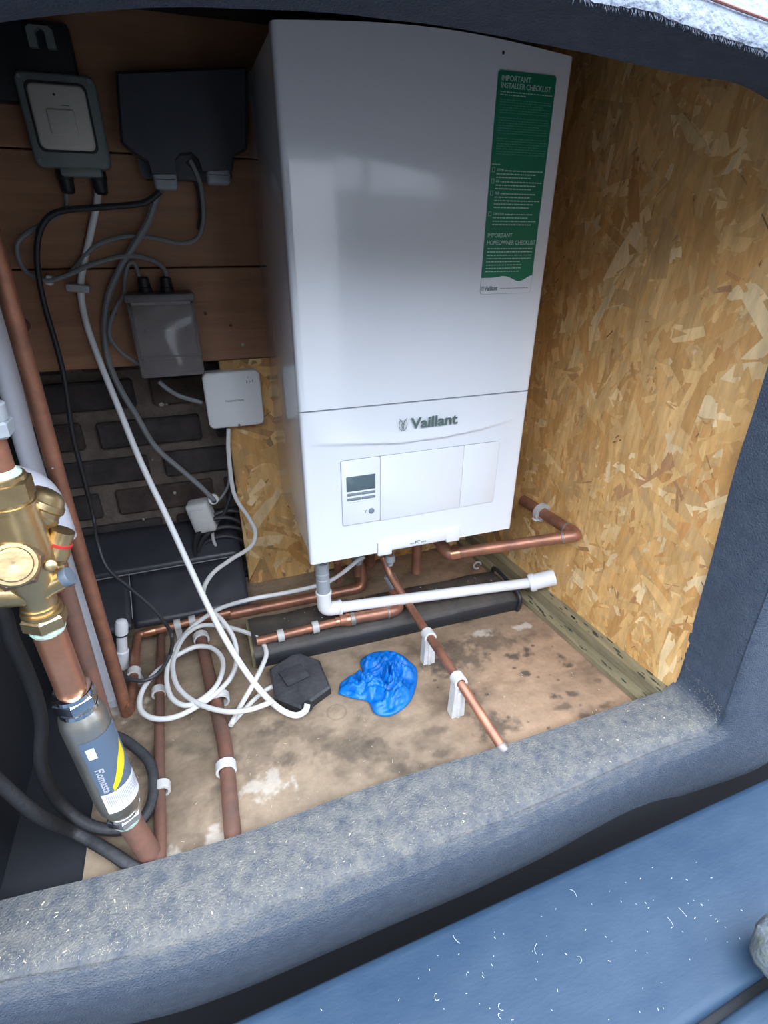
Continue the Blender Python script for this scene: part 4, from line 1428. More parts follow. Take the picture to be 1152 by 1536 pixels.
# back left bend: short run then along the back
zc4 = ZF + .022
c0, c1, c2, c3 = P(195, 1065, z=zc4), P(201, 1010, z=zc4), P(206, 952, z=zc4 + .01), P(345, 918, z=zc4 + .01)
bp_ = thing('copper_pipe', 'thin copper pipe that bends at far left and follows the black sheeting', 'pipe', Vector((c2.x, c2.y, ZF)))
mb = MB()
pipe(mb, [c0, c1, c2, c3], .0078)
obj('tube', mb, M_COP, parent=bp_)
mb = MB()
collar(mb, c2 + (c3 - c2).normalized() * .022, c3 - c2, .0090, .022)
obj('elbow', mb, M_COPB, parent=bp_, label='brighter soldered elbow')
saddle('pipe_clip', Vector((c1.x, c1.y, ZF)), c1, .0078, c1 - c0, 'white clip on the short bent pipe at far left', wide=.007)
d4 = c3 - c2
for (t, lb) in ((.42, 'pale upright clip on the rear pipe left of the cable coil'), (.58, 'pale clip on the rear pipe behind the cable coil')):
    c_ = c2.lerp(c3, t)
    saddle('pipe_clip', Vector((c_.x, c_.y, ZF)), c_, .0078, d4, lb, wide=.006, m_=M_CLIPG)

# thick copper pipe going right beneath the boiler
k0, k1 = P(300, 930, y=.185), P(480, 894, y=.185)
tk = thing('copper_pipe', 'thick copper pipe from the cable coil to under the boiler', 'pipe', Vector((k0.x, k0.y, ZF)))
mb = MB()
pipe(mb, [k0, k1, k1 + (k1 - k0).normalized() * .10, k1 + (k1 - k0).normalized() * .10 + Vector((0, .03, .09))], .0115)
obj('tube', mb, M_COP, parent=tk)

# membrane wrapped timber on the floor
F0, F1 = P(385, 1003, z=ZF), P(775, 915, z=ZF)
tm = thing('wrapped_timber', 'long timber wrapped in dusty black membrane under the boiler', 'timber', Vector(((F0.x + F1.x) / 2, F0.y + .06, ZF)))
mb = MB()
x0, x1 = F0.x, F1.x
prof = [(0, .0005), (-.006, .018), (-.005, .032), (.004, .041), (.025, .0445), (.07, .0455), (.094, .043), (.102, .034), (.104, .0005)]
n1 = 70
for i in range(n1 + 1):
    t = i / n1
    x = x0 + (x1 - x0) * t
    yb_ = F0.y + (F1.y - F0.y) * t
    e_ = 1 - .25 * max(0, (t - .96) / .04) ** 2
    for (dy, dz) in prof:
        p_ = Vector((x, yb_ + dy, ZF + dz * e_))
        p_ += Vector((0, .0025, .002)) * noise.noise(p_ * 16) * (1 if dz > .01 else 0)
        mb.v.append(p_)
n = len(prof)
for i in range(n1):
    for j in range(n):
        j2 = (j + 1) % n
        mb.f.append((i * n + j, i * n + j2, (i + 1) * n + j2, (i + 1) * n + j))
mb.f += [tuple(range(n)), tuple(range(n1 * n, n1 * n + n))]
obj('membrane', mb, M_MEMB, parent=tm, angle=50)
mb = MB()
strip = [Vector((x1 - .002, F1.y + dy - (.004 if dy < .05 else -.004), ZF + dz + .003)) for dy, dz in prof]
mb.tube(strip, .0045, 8, sub=3)
obj('end_band', mb, M_KPLA, parent=tm, label='black rolled edge at the right end')
mb = MB().box((x0 - .006, F0.y + .002, ZF + .001), (x0 + .004, F0.y + .10, ZF + .040), bev=.002)
obj('cut_end', mb, M_BATT, parent=tm, label='bare sawn left end')
fb = MB()
rng = random.Random(31)
for i in range(60):
    x = rng.uniform(x0 + .05, x1 - .02)
    bit(fb, Vector((x, F0.y + rng.uniform(.012, .09), ZF + .046)), rng.uniform(.001, .004), rng.uniform(.0003, .0009), rng.uniform(0, 3))
obj('dust_fleck', fb, M_FOAM, parent=tm, kind='stuff')

# low pipe along the timber with grey clips
m0, m1, m2, m3 = P(385, 962, y=.034), P(508, 932, y=.034), P(512, 930, y=.033), P(600, 915, y=.027)
lw = thing('copper_pipe', 'thin copper pipe along the wrapped timber joined to a thicker length', 'pipe', Vector((m1.x, m1.y, m1.z - .01)))
mb = MB()
pipe(mb, [m0, m1, m2], .0078)
obj('tube', mb, M_COP, parent=lw)
mb = MB()
pipe(mb, [m1.lerp(m2, .5), m3, m3 + Vector((.006, .05, .005))], .0112)
obj('thick_tube', mb, M_COP, parent=lw)
mb = MB()
collar(mb, m1.lerp(m3, .22), m3 - m1, .0128, .010)
obj('solder_ring', mb, M_SOLDER, parent=lw)
mb = MB()
collar(mb, m1.lerp(m3, .80), m3 - m1, .0125, .004)
obj('solder_ring', mb, M_SOLDER, parent=lw)
mb = MB().lathe(m1, m3 - m1, [(-.006, .0088), (.004, .009), (.016, .0125), (.022, .0128)], 20)
obj('reducer', mb, M_COPB, parent=lw)
for (u, v, lb) in ((420, 953, 'grey clip on the timber pipe further left'), (472, 941, 'grey clip on the timber pipe near the white elbow')):
    c_ = m0.lerp(m1, (u - 385) / 123)
    saddle('pipe_clip', c_ - Vector((0, 0, .0085)), c_, .0078, m1 - m0, lb, wide=.006, m_=M_CLIPG)

def on_wall(u, v, off):
    d = P(u, v, y=1.0) - CAM
    # solve CAM.x + k d.x = wx(CAM.y + k d.y) - off
    k = (wx(CAM.y) - off - CAM.x) / (d.x + .1 * d.y)
    return CAM + d * k



# white overflow pipe and elbow
e0 = P(486, 913, y=.0); yv = .03
e0 = P(487, 914, y=.05)
wallp = on_wall(830, 866, .0)
e1 = P(796, 874, y=wallp.y + .015)
wp = thing('overflow_pipe', 'white plastic overflow pipe crossing below the boiler to the right wall', 'pipe', Vector((e0.x, e0.y, e0.z - .02)))
tp = Vector((e0.x, e0.y, 0.006))
mb = MB()
pipe(mb, [e0, e1], .0108)
obj('tube', mb, M_PIPEW, parent=wp)
mb = MB()
du, dr_ = Vector((0, 0, 1)), (e1 - e0).normalized()
pipe(mb, [e0 + du * .040, e0, e0 + dr_ * .030], .0138)
collar(mb, e0 + du * .040, du, .0150, .006)
collar(mb, e0 + dr_ * .030, dr_, .0150, .006)
obj('elbow', mb, M_PIPEW, parent=wp)
obj('boiler_tail', MB().lathe(e0 + du * .042, du, [(0, .0128), (.03, .0128), (.031, .0118), (.036, .0118), (.037, .0128), (.043, .0128), (.044, .0118), (.049, .0118), (.05, .0128), (.066, .0128)], 20), M_GPLA, parent=wp, label='ribbed grey tail up to the boiler')
mb = MB()
pd = (wallp - e1).normalized()
mb.lathe(e1 - pd * .004, pd, [(0, .018), (.004, .020), (.012, .020), (.013, .0175), (.055, .0175)], 24)
obj('wall_coupling', mb, M_PIPEW, parent=wp, label='wider white coupling against the strand board')

# copper pipe at right with corner elbow
yr = .10
s0 = P(690, 831, y=yr)


s1 = on_wall(866, 803, .018)
s0 = P(674, 831, y=.055)
s2 = on_wall(812, 768, .018)
s3 = s2 + (s2 - s1).normalized() * .06
cr_ = thing('copper_pipe', 'thick copper pipe turning a corner on the right strand board wall', 'pipe', Vector((s1.x, s1.y, s1.z - .02)))
mb = MB()
pipe(mb, [s0 + Vector((-.015, .06, .02)), s0, s1, s3], .0112)
obj('tube', mb, M_COP, parent=cr_)
mb = MB()
d1, d2 = (s0 - s1).normalized(), (s2 - s1).normalized()
pipe(mb, [s1 + d1 * .026, s1, s1 + d2 * .026], .0126)
obj('elbow', mb, M_COP, parent=cr_)
mb = MB()
pipe(mb, [s0 + Vector((-.006, .022, .008)), s0, s0 - d1 * .022], .0126)
obj('elbow', mb, M_COP, parent=cr_)
mb = MB()
collar(mb, s1 + d1 * .028, d1, .0130, .004)
obj('solder_ring', mb, M_SOLDER, parent=cr_)
mb = MB()
collar(mb, s1 + d2 * .028, d2, .0130, .004)
obj('solder_ring', mb, M_SOLDER, parent=cr_)
mb = MB().lathe(s0 + (s1 - s0).normalized() * .004, s1 - s0, [(0, .0128), (.018, .0128)], 20)
obj('bright_band', mb, M_COPB, parent=cr_, label='bright cleaned copper at the bend')
saddle('pipe_clip', s2 - Vector((0, 0, .016)), s2, .0118, s2 - s1, 'white ring clip around the pipe on the right wall', wide=.006)
# ring clip: add a collar that fully closes
mb = MB().lathe(s2 - d2 * .006, d2, [(0, .0130), (0, .0195), (.010, .0195), (.010, .0130)], 22, caps=False)
tag(obj('pipe_collar', mb, M_CLIPG), 'round whitish collar where the copper pipe meets the right wall', 'pipe collar')
nail = on_wall(868, 797, .003)
tag(obj('filler_blob', MB().lathe(nail, (-1, 0, 0), [(0, .008), (.004, .009), (.008, .005)], 7), M_FOAM), 'pale crumb of filler behind the copper corner', 'filler')
p_ = P(716, 848, y=.16)
mb = MB().tube([p_ + Vector((.009 * math.cos(t), 0, .009 * math.sin(t))) for t in np.linspace(0, 5.2, 14)], .0022, 8, sub=2)
tag(obj('pipe_hook', mb, M_CLIPG), 'small whitish open hook under the right copper pipe', 'hook')

# tails under the boiler: copper drops and grey push fittings
tails = [(508, 880, .15, .0075, M_COP, 'copper tail under the boiler nearest the ribbed grey tail'),
         (537, 868, .16, .0075, M_COP, 'copper tail with a grey fitting in the middle under the boiler'),
         (556, 880, .19, .0105, M_COP, 'copper tail set back under the middle of the boiler'),
         (624, 862, .13, .0105, M_COP, 'thick copper tail rising to the boiler right of the grip')]
for i, (u, v, y, r, m_, lb) in enumerate(tails):
    p_ = P(u, v, y=y)
    t = thing('boiler_tail', lb, 'pipe', Vector((p_.x, y, p_.z - .04)))
    mb = MB()
    lo = -.155 if y > .05 else -.20
    pipe(mb, [Vector((p_.x, y, lo)), Vector((p_.x, y, .012))], r)
    obj('tube', mb, m_, parent=t)
    if i != 3:
        mb = MB()
        zf = -.07 - .02 * (i % 2)
        mb.lathe(Vector((p_.x, y, zf)), (0, 0, -1), [(0, r * 1.25), (.004, r * 1.5), (.016, r * 1.5), (.018, r * 1.7), (.026, r * 1.7), (.028, r * 1.3), (.034, r * 1.3)], 18)
        obj('fitting', mb, M_GPLA if i else M_COPB, parent=t)
        mb = MB().hexnut(Vector((p_.x, y, zf + .03)), (0, 0, 1), r * 1.7, .012)
        obj('nut', mb, M_BRASSD, parent=t)
    else:
        mb = MB()
        collar(mb, Vector((p_.x, y, -.05)), (0, 0, 1), r * 1.15, .03)
        obj('coupling', mb, M_COPB, parent=t)
ff = thing('push_fitting', 'grey plastic push fitting on the slanting pipe under the boiler', 'pipe fitting', P(590, 880, y=.10))
g0, g1_ = P(579, 848, y=.12), P(598, 884, y=.105)
gd = (g1_ - g0).normalized()
obj('body', MB().lathe(P(583, 862, y=.118), gd, [(0, .010), (.003, .0125), (.035, .0125), (.038, .010)], 18), M_GPLA, parent=ff)
obj('collet', MB().lathe(P(583, 862, y=.118) + gd * .036, gd, [(0, .0095), (.008, .0095)], 18), M_GCAP, parent=ff)
vt = P(585, 835, y=.10)
vv = thing('drain_valve', 'small grey valve knob hanging below the boiler grip', 'valve', vt - Vector((0, 0, .03)))
obj('stem', MB().lathe(vt + Vector((0, 0, .025)), (0, 0, -1), [(0, .006), (.03, .006)], 12), M_BRASSD, parent=vv)
obj('knob', MB().lathe(vt + Vector((0, 0, .004)), (0, 0, -1), [(0, .009), (.004, .0105), (.014, .0105), (.018, .007), (.024, .0065)], 12), M_GPLA, parent=vv)
# foam lumps below the boiler
mb = MB()
for (u, v, r) in ((596, 917, .011), (612, 902, .006)):
    p_ = P(u, v, y=.06)
    mb.lathe(p_ - Vector((0, 0, r)), (0, 0, 1), [(0, r * .5), (r * .4, r), (r * 1.2, r * .95), (r * 1.8, r * .4)], 9)
tag(obj('filler_lump', mb, M_FOAM), 'off-white lump of filler on the timber beside the slanting pipe', 'filler')

# ---- left standing pipes
lv = thing('copper_pipe', 'tall upright copper pipe standing left of the bricks', 'pipe', P(191, 1070, z=ZF))
bot, mid = P(191, 1070, z=ZF + .001), P(95, 745, y=-.02)
up2 = P(0, 400, y=-.03)
mb = MB()
pipe(mb, [bot, mid, up2, up2 + (up2 - mid).normalized() * .22], .0098)
obj('tube', mb, M_COP, parent=lv)
mb = MB()
for (u, v) in ((43, 577), (79, 703)):
    q = P(u, v, y=-.033)
    mb.lathe(q, (0, -1, 0), [(0, .0014), (.0008, .0006)], 8)
obj('solder_speck', mb, M_FOAM, parent=lv)

ww = thing('waste_pipe', 'tall lilac white plastic waste pipe next to the upright copper pipe', 'pipe', P(172, 1052, z=ZF))
wb0 = P(172, 1053, z=ZF + .002)
pm = P(108, 880, y=.02)
pu, pt = P(42, 680, y=.01), P(-6, 500, y=.0)
mb = MB()
pipe(mb, [wb0, pm, pu, pt, pt + (pt - pu).normalized() * .25], .0125)
obj('tube', mb, M_PIPEL, parent=ww)
mb = MB()
q0, q1 = P(166, 1036, y=wb0.y + .006), wb0
collar(mb, wb0.lerp(pm, .06), pm - wb0, .0135, .006)
obj('joint_ring', mb, M_PIPEL, parent=ww)
q = P(58, 732, y=-.08)
ce = thing('pipe_elbow', 'rounded white pipe elbow showing behind the brass valve', 'pipe fitting', q - Vector((0, 0, .03)))
mb = MB()
mb.tube([q + Vector((.005, 0, -.07)), q + Vector((.004, 0, -.03)), q + Vector((-.002, 0, -.004)), q + Vector((-.02, .004, .010)), q + Vector((-.05, .008, .012))], .0185, 20)
obj('body', mb, M_PIPEL, parent=ce)

# small white standpipe
o0, o1 = P(183, 930, z=-.125), P(184, 1000, z=ZF + .004)
o0 = P(182, 935, y=P(184, 1000, z=ZF).y)
o1 = P(184, 1000, z=ZF + .002)
spd = thing('stand_pipe', 'small white stub pipe with a dark ring beside the upright copper pipe', 'pipe', o1)
ax = (o0 - o1)
hh = ax.length
mb = MB().lathe(o1, ax, [(0, .011), (hh * .38, .0115), (hh * .40, .0092), (hh * .8, .0092)], 20)
obj('tube', mb, M_PIPEW, parent=spd)
mb = MB().lathe(o1 + ax * .78, ax, [(0, .011), (hh * .2, .0112), (hh * .27, .009), (hh * .30, .004)], 20)
obj('cap', mb, M_PIPEW, parent=spd)
mb = MB()
collar(mb, o1 + ax * .77, ax, .0118, .003)
obj('ring', mb, M_KPLA, parent=spd)

# ================================================================== BRASS VALVE AND CANISTER, front left
XV, YV = -.2905, -.262
VR = .85
axz = lambda u, v: P(u, v, y=YV)
z_b1 = P(70, 940, y=YV).z
ctrv = P(42, 800, y=YV)
vx = lambda v: None
val = thing('brass_valve', 'large brass mixing valve with round cap at the left edge', 'valve', Vector((XV, YV, z_b1)))
zt, zb = P(2, 728, y=YV).z, P(66, 925, y=YV).z
X0 = lambda z_: P(66, 925, y=YV).x + (P(2, 728, y=YV).x - P(66, 925, y=YV).x) * (z_ - zb) / (zt - zb)
pb, pt_ = Vector((X0(zb), YV, zb)), Vector((X0(zt), YV, zt))
dv = (pt_ - pb).normalized()
HV = (pt_ - pb).length
mb = MB().lathe(pb, dv, [(0, .0145), (.012, .0150), (.022, .0155), (.034, .0185), (.048, .0225), (HV * .55, .0235), (HV * .72, .0225), (HV * .86, .0205), (HV, .0200)], 32)
obj('body', mb, M_BRASS, parent=val, angle=50)
mb = MB().hexnut(pt_ - dv * .014, dv, .0235, .020, .1)
collar(mb, pt_ + dv * .007, dv, .0195, .005)
collar(mb, pt_ - dv * .017, dv, .0222, .004)
obj('top_nut', mb, M_BRASS, parent=val)
mb = MB()
mb.lathe(pt_ + dv * .008, dv, [(0, .0165), (.002, .0172), (.004, .0160), (.007, .0135)], 20)
obj('corrosion', mb, M_VERD, parent=val, label='pale green verdigris crust')
# round front cap
cpx = P(20, 846, y=YV - .027)
dc = (CAM - cpx).normalized()
dc = Vector((dc.x * .8, dc.y, dc.z * .85)).normalized()
mb = MB().lathe(cpx - dc * .03, dc, [(0, .0185), (.022, .0190), (.026, .0190)], 28)
obj('cap_spigot', mb, M_BRASS, parent=val)
mb = MB().hexnut(cpx - dc * .008, dc, .0238, .009, .25)
obj('cap_nut', mb, M_BRASSD, parent=val)
mb = MB().lathe(cpx, dc, [(0, .0198), (.003, .0195), (.0048, .0178), (.0048, .0160)], 32)
obj('cap_rim', mb, M_BRASS, parent=val)
mb = MB().lathe(cpx + dc * .002, dc, [(0, .0150), (.0045, .0149), (.0054, .0140), (.0056, .003), (.0052, .0)], 32)
obj('cap_disc', mb, M_BRASS, parent=val)
# left outlet
lo_ = P(50, 888, y=YV - .004)
ll = P(-60, 892, y=YV - .012)
mb = MB().lathe(lo_, ll - lo_, [(0, .009), (.004, .0125), (.02, .0135), (.12, .0135)], 28)
obj('side_outlet', mb, M_BRASS, parent=val)
# right spigot with grey cap
r0, r1 = P(58, 886, y=YV - .004), P(96, 868, y=YV - .006)
dd = (r1 - r0).normalized()
mb = MB().lathe(r0, dd, [(0, .0125), (.010, .0098), ((r1 - r0).length, .0092)], 24)
obj('test_spigot', mb, M_BRASS, parent=val)
mb = MB().lathe(r1 - dd * .003, dd, [(0, .0086), (.0012, .0092), (.0085, .0092), (.0098, .0084), (.0100, .006)], 10)
obj('spigot_cap', mb, M_GCAP, parent=val, label='grey blue plastic cap')
# ribbed rear head and smaller ribbed neck, both pointing up and to the right
d0, d1_ = P(38, 800, y=YV + .012), P(70, 744, y=YV + .026)
dd = (d1_ - d0).normalized()
HL = (d1_ - d0).length
mb = MB()
mb.lathe(d0, dd, [(0, .014), (HL * .35, .0165), (HL * .42, .0190), (HL * .52, .0195), (HL * .56, .0180), (HL * .68, .0180), (HL * .72, .0195), (HL * .86, .0190), (HL * .90, .0172), (HL * 1.05, .0150), (HL * 1.15, .0105), (HL * 1.19, .004), (HL * 1.195, .0005)], 36)
obj('ribbed_head', mb, M_BRASS, parent=val)
n0, n1q = P(66, 868, y=YV + .008), P(88, 812, y=YV + .014)
dd = (n1q - n0).normalized()
HL = (n1q - n0).length
mb = MB().lathe(n0, dd, [(0, .009), (HL * .3, .0105), (HL * .34, .0128), (HL * .46, .0130), (HL * .5, .0118), (HL * .6, .0118), (HL * .64, .0132), (HL * .8, .0130), (HL * .95, .0110), (HL * 1.3, .0105)], 28)
obj('ribbed_neck', mb, M_BRASS, parent=val)
mb = MB()
collar(mb, n1q - dd * .001, dd, .0122, .0030, 28)
obj('seal_ring', mb, M_RED, parent=val, label='red ring seal')
mb = MB().lathe(P(74, 848, y=YV - .010), Vector((.5, -1, .5)), [(0, .0052), (.008, .0050), (.009, .003)], 14)
obj('adjuster', mb, M_BRASS, parent=val)
# lower nut
mb = MB().hexnut(pb - dv * .010, dv, .0200, .015)
collar(mb, pb + dv * .008, dv, .0178, .004)
collar(mb, pb + dv * .014, dv, .0165, .003)
obj('lower_nut', mb, M_BRASS, parent=val)
mb = MB().lathe(pb - dv * .017, dv, [(0, .0145), (.004, .0160), (.008, .015)], 20)
obj('corrosion', mb, M_VERD, parent=val, label='pale green verdigris crust')

# copper tube above the valve with a grey fitting
ta = pt_ + dv * .006
tb_ = P(-14, 680, y=YV)
up_ = thing('copper_pipe', 'short copper pipe above the brass valve at the left edge', 'pipe', ta)
mb = MB()
pipe(mb, [ta, tb_, tb_ + (tb_ - ta).normalized() * .12], .0135)
obj('tube', mb, M_COP, parent=up_)
mb = MB()
q = P(-15, 655, y=YV)
mb.hexnut(q, dv, .0190, .014)
mb.lathe(q + dv * .014, dv, [(0, .0165), (.012, .0165), (.013, .014), (.022, .014)], 18)
obj('compression_nut', mb, M_GPLA, parent=up_)

# copper between valve and canister
n1_ = P(112, 1046, y=YV)
n2_ = P(190, 1226, y=YV)
dn = (pb - n1_).normalized()
cpz = thing('copper_pipe', 'bright thick copper pipe between the brass valve and the steel canister', 'pipe', n1_)
mb = MB()
pipe(mb, [n1_, pb - dv * .01], .0144, 28)
obj('tube', mb, M_COPB, parent=cpz)

can = thing('scale_reducer', 'steel in-line canister with a grey, yellow and white label', 'canister', n2_)
dcn = (n2_ - n1_).normalized()
HC = (n2_ - n1_).length
mb = MB().lathe(n1_, dcn, [(.010, .0165), (.016, .0185), (.022, .0222), (.032, .0240), (HC - .050, .0240), (HC - .034, .0228), (HC - .024, .0190), (HC - .012, .0165)], 40)
body = obj('body', mb, M_STEEL, parent=can, angle=40)
mb = MB().hexnut(n1_ - dcn * .006, dcn, .0215, .016)
collar(mb, n1_ + dcn * .013, dcn, .0195, .006)
collar(mb, n1_ - dcn * .008, dcn, .0195, .006)
obj('top_nut', mb, M_CHROME, parent=can)
mb = MB().hexnut(n2_ - dcn * .016, dcn, .0208, .013)
collar(mb, n2_ - dcn * .018, dcn, .0188, .006)
obj('bottom_nut', mb, M_CHROME, parent=can)
mb = MB().lathe(n2_ - dcn * .002, dcn, [(0, .0168), (.005, .016), (.009, .0140)], 14)
obj('corrosion', mb, M_VERD, parent=can, label='green verdigris under the bottom nut')
# label wrapped on the canister: parametrised by angle (from camera-facing) and distance down
face = (CAM - (n1_ + n2_) / 2)
face = (face - dcn * face.dot(dcn)).normalized()
side = dcn.cross(face).normalized()          # towards picture left or right
if (side - Vector((1, 0, 0))).length > (side + Vector((1, 0, 0))).length:
    side = -side


def wrapped(ang0, ang1, t0, t1, rad, n_=20, cut=None):
    mb = MB()
    k = 12
    for i in range(n_ + 1):
        a_ = ang0 + (ang1 - ang0) * i / n_
        for j in range(k + 1):
            t_ = t0 + (t1 - t0) * j / k if cut is None else cut(i / n_, j / k)
            mb.v.append(n1_ + dcn * t_ + (face * math.cos(a_) + side * math.sin(a_)) * rad)
    for i in range(n_):
        for j in range(k):
            q_ = i * (k + 1) + j
            mb.f.append((q_, q_ + 1, q_ + k + 2, q_ + k + 1))
    return mb


R_ = .0244
l0, l1 = .044, HC - .046
lm = obj('label', wrapped(-.62, 1.45, l0, l1, R_, 26), M_SLATE, parent=body, label='slate blue printed label')
can_root = lm
obj('white_band', wrapped(-.62, 1.45, l1 - .034, l1, R_ + .0002, 26), M_LBLW, parent=can)
obj('yellow_swoosh', wrapped(-.02, 1.15, 0, 0, R_ + .0002, 16, cut=lambda i, j: (l1 - .0345 - .034 * i ** 1.25) + (j - 1) * .024 * min(1, .3 + 1.3 * i)), M_YEL, parent=can)
obj('size_mark', wrapped(-.45, -.10, l0 + .010, l0 + .026, R_ + .0002, 6), M_LBLW, parent=can)


def wr_(x, y, z):   # text runs down the canister
    a_ = -.36 - (-y) / R_ * 1.0
    a_ = -.42 + y / R_
    return n1_ + dcn * (l0 + .043 + x) + (face * math.cos(a_) + side * math.sin(a_)) * (R_ + .0003)


obj('lettering', text_mb('Flomasta', .012, Vector((0, 0, 0)), wrap=wr_, width=.040, bold=.02), M_LBLW, parent=can)
tbm = MB()
rg = random.Random(3)
for k in range(24):
    a_ = -.45 + k * .075
    ln = rg.uniform(.012, .024)
    p0_ = l1 - .030
    vs = []
    for aa in (a_, a_ + .022):
        for tt in (p0_, p0_ + ln):
            vs.append(n1_ + dcn * tt + (face * math.cos(aa) + side * math.sin(aa)) * (R_ + .0005))
    tbm.add(vs, [(0, 1, 3, 2)])
obj('small_print', tbm, M_LINE, parent=can, kind='stuff')

# dusty pipe under canister to the floor
fb_ = P(231, 1289, z=ZF)
ub = thing('copper_pipe', 'dusty stained copper pipe from under the canister down to the sill', 'pipe', fb_)
mb = MB()
pipe(mb, [n2_, n2_.lerp(fb_, .6), fb_ + (fb_ - n2_).normalized() * .012], .0138, 24)
obj('tube', mb, M_COPD, parent=ub)
mb = MB()
for (u, v, r) in ((268, 1290, .008), (256, 1300, .006), (212, 1245, .004)):
    p_ = P(u, v, z=ZF)
    mb.lathe(p_, (0, 0, 1), [(0, r), (.002, r * .8), (.004, r * .3)], 8)
tag(obj('plaster_crumb', mb, M_FOAM), 'pale plaster crumbs at the sill beside the dusty pipe', 'debris')
# second copper pipe just behind
s_a, s_b, s_c = P(96, 885, y=-.225), P(150, 1065, y=-.225), P(205, 1240, y=-.235)
sp2 = thing('copper_pipe', 'second copper pipe close behind the bright pipe and the canister', 'pipe', s_c)
mb = MB()
pipe(mb, [P(60, 760, y=-.215), s_a, s_b, s_c], .0098)
obj('tube', mb, M_COPD, parent=sp2)

# black hoses at left
hz = [Vector((-.462, -.17, .16))] + path([(-60, 900, 'y', -.2), (0, 915, 'y', -.2), (18, 960, 'y', -.2), (45, 1020, 'y', -.19), (62, 1080, 'y', -.19), (62, 1150, 'y', -.2), (90, 1205, 'y', -.2), (140, 1240, 'z', -.20), (195, 1242, 'z', -.205), (223, 1215, 'z', -.205), (231, 1175, 'z', -.205), (222, 1140, 'z', -.205), (190, 1112, 'z', -.205), (165, 1100, 'z', -.205)])
tag(obj('black_hose', MB().tube(hz, .0075, 12), M_RUB), 'black hose looping round the foot of the steel canister', 'hose')
hz = [Vector((-.462, -.22, -.02))] + path([(-60, 1120, 'y', -.24), (0, 1175, 'y', -.24), (60, 1225, 'y', -.24), (110, 1248, 'z', -.20), (160, 1275, 'z', -.206), (215, 1312, 'z', -.21)])
tag(obj('black_hose', MB().tube(hz, .0078, 12), M_RUB), 'lower black hose running from the left edge to the sill', 'hose')
hz = path([(-40, 1010, 'y', -.15), (20, 1040, 'y', -.15), (70, 1085, 'y', -.14), (110, 1120, 'y', -.13)])

# ================================================================== LOOSE THINGS ON THE FLOOR
# black floor box with rough cover
q_ = [P(u, v, z=ZF + .018) for u, v in ((404, 1002), (444, 976), (479, 989), (496, 1030), (452, 1062), (412, 1046))]
fbx = thing('floor_box', 'flat dusty black plastic box ending the thick white cable', 'box', sum(q_, Vector()) / 6 - Vector((0, 0, .018)))
mb = MB()
n = len(q_)
cc = sum(q_, Vector()) / n
vs = [cc + (p_ - cc) * .93 + Vector((0, 0, .0)) for p_ in q_] + [p_ + Vector((0, 0, -.003)) for p_ in q_] + [Vector((p_.x, p_.y, ZF + .0012)) for p_ in q_]
mb.add(vs, [tuple(range(n))] + [(i, i + n, (i + 1) % n + n, (i + 1) % n) for i in range(n)] + [(i + n, i + 2 * n, (i + 1) % n + 2 * n, (i + 1) % n + n) for i in range(n)] + [tuple(range(2 * n, 3 * n))])
obj('body', mb, M_RUB, parent=fbx)
mb = MB()
pcx = cc + Vector((0, 0, 0))
mb.box(pcx + Vector((-.028, -.012, -.001)), pcx + Vector((.016, .026, .004)), bev=.002, rot=Matrix.Rotation(.25, 3, 'Z'))
obj('lid', mb, M_RUB, parent=fbx)
p_ = P(461, 1056, z=-.196)
mb = MB().lathe(p_ + Vector((0, 0, -.010)), (0, .0, 1), [(0, .0085), (.008, .0085), (.012, .0065)], 14)
obj('gland', mb, M_KPLA, parent=fbx)

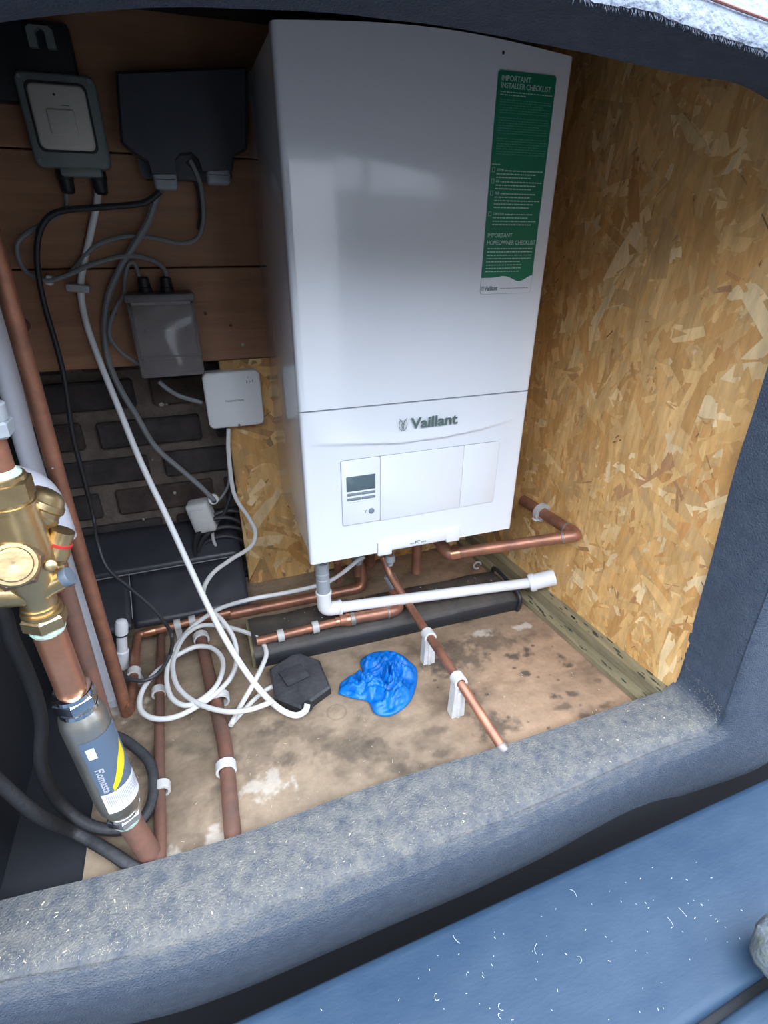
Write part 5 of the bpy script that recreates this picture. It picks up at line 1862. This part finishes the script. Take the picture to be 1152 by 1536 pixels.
# crumpled blue glove
outl = [(508, 1040), (512, 1024), (528, 1014), (544, 1010), (541, 992), (556, 980), (580, 976), (600, 981), (612, 990), (625, 1004), (624, 1028), (616, 1050), (600, 1066), (581, 1074), (562, 1069), (552, 1052), (530, 1047)]
op = [P(u, v, z=ZF + .004) for u, v in outl]
op = smooth_path(op + [op[0]], 5)[:-1]
cc = P(574, 1028, z=ZF)
mb = MB()
NR = 34
n = len(op)
for j in range(NR + 1):
    t = j / NR
    for i in range(n):
        p_ = cc.lerp(op[i], t)
        wv = Vector((noise.noise(p_ * 30), noise.noise(p_ * 30 + Vector((5, 5, 5))), 0)) * .02
        q2 = p_ + wv
        ang = math.atan2(p_.y - cc.y, p_.x - cc.x)
        f1 = abs(noise.noise(Vector((q2.x * 40, q2.y * 22, 3.1))))
        f2 = abs(noise.noise(Vector((q2.x * 60 + 5, q2.y * 110, 1.7))))
        f3 = abs(noise.noise(Vector((q2.x * 190, q2.y * 150, 7))))
        edge = (1 - t ** 6)
        h = .003 + edge * (.034 * (1 - .45 * t) * max(0, .62 - 1.9 * f1) + .020 * max(0, .5 - 1.5 * f2) + .008 * (.4 - f3))
        mb.v.append(Vector((p_.x, p_.y, ZF + max(h, .0015))))
for j in range(NR):
    for i in range(n):
        i2 = (i + 1) % n
        mb.f.append((j * n + i, (j + 1) * n + i, (j + 1) * n + i2, j * n + i2))
go = obj('crumpled_glove', mb, M_GLOVE, angle=180)
md = go.modifiers.new('t', 'SOLIDIFY')
md.thickness = .0008
md.offset = 1
tag(go, 'crumpled bright blue disposable glove lying on the plywood floor', 'glove')

# scattered wood chips on the floor
fb = MB()
rng = random.Random(77)
for i in range(160):
    u, v = rng.uniform(150, 960), rng.uniform(1000, 1300)
    p_ = P(u, v, z=ZF + .0008)
    if -.36 < p_.x < wx(p_.y) - .05 and p_.y > -.295:
        bit(fb, p_, rng.uniform(.001, .005), rng.uniform(.0002, .0005), rng.uniform(0, 3))
tag(obj('wood_chip', fb, M_STRAW, kind='stuff'), 'tiny pale wood chips strewn over the plywood floor', 'debris')

# repeats of one kind share a group
GROUPS = {'pipe_clip': 'clips holding the copper pipes', 'copper_pipe': 'copper pipes in the cupboard', 'grey_cable': 'grey cables on the back wall', 'black_cable': 'black cables on the back wall',
          'cable_clip': 'cable clips on the planks', 'boiler_tail': 'pipe tails under the boiler', 'black_hose': 'black hoses at the left'}
for o in list(COL.objects):
    k = o.name.split('.')[0]
    if o.parent is None and k in GROUPS:
        o['group'] = GROUPS[k]
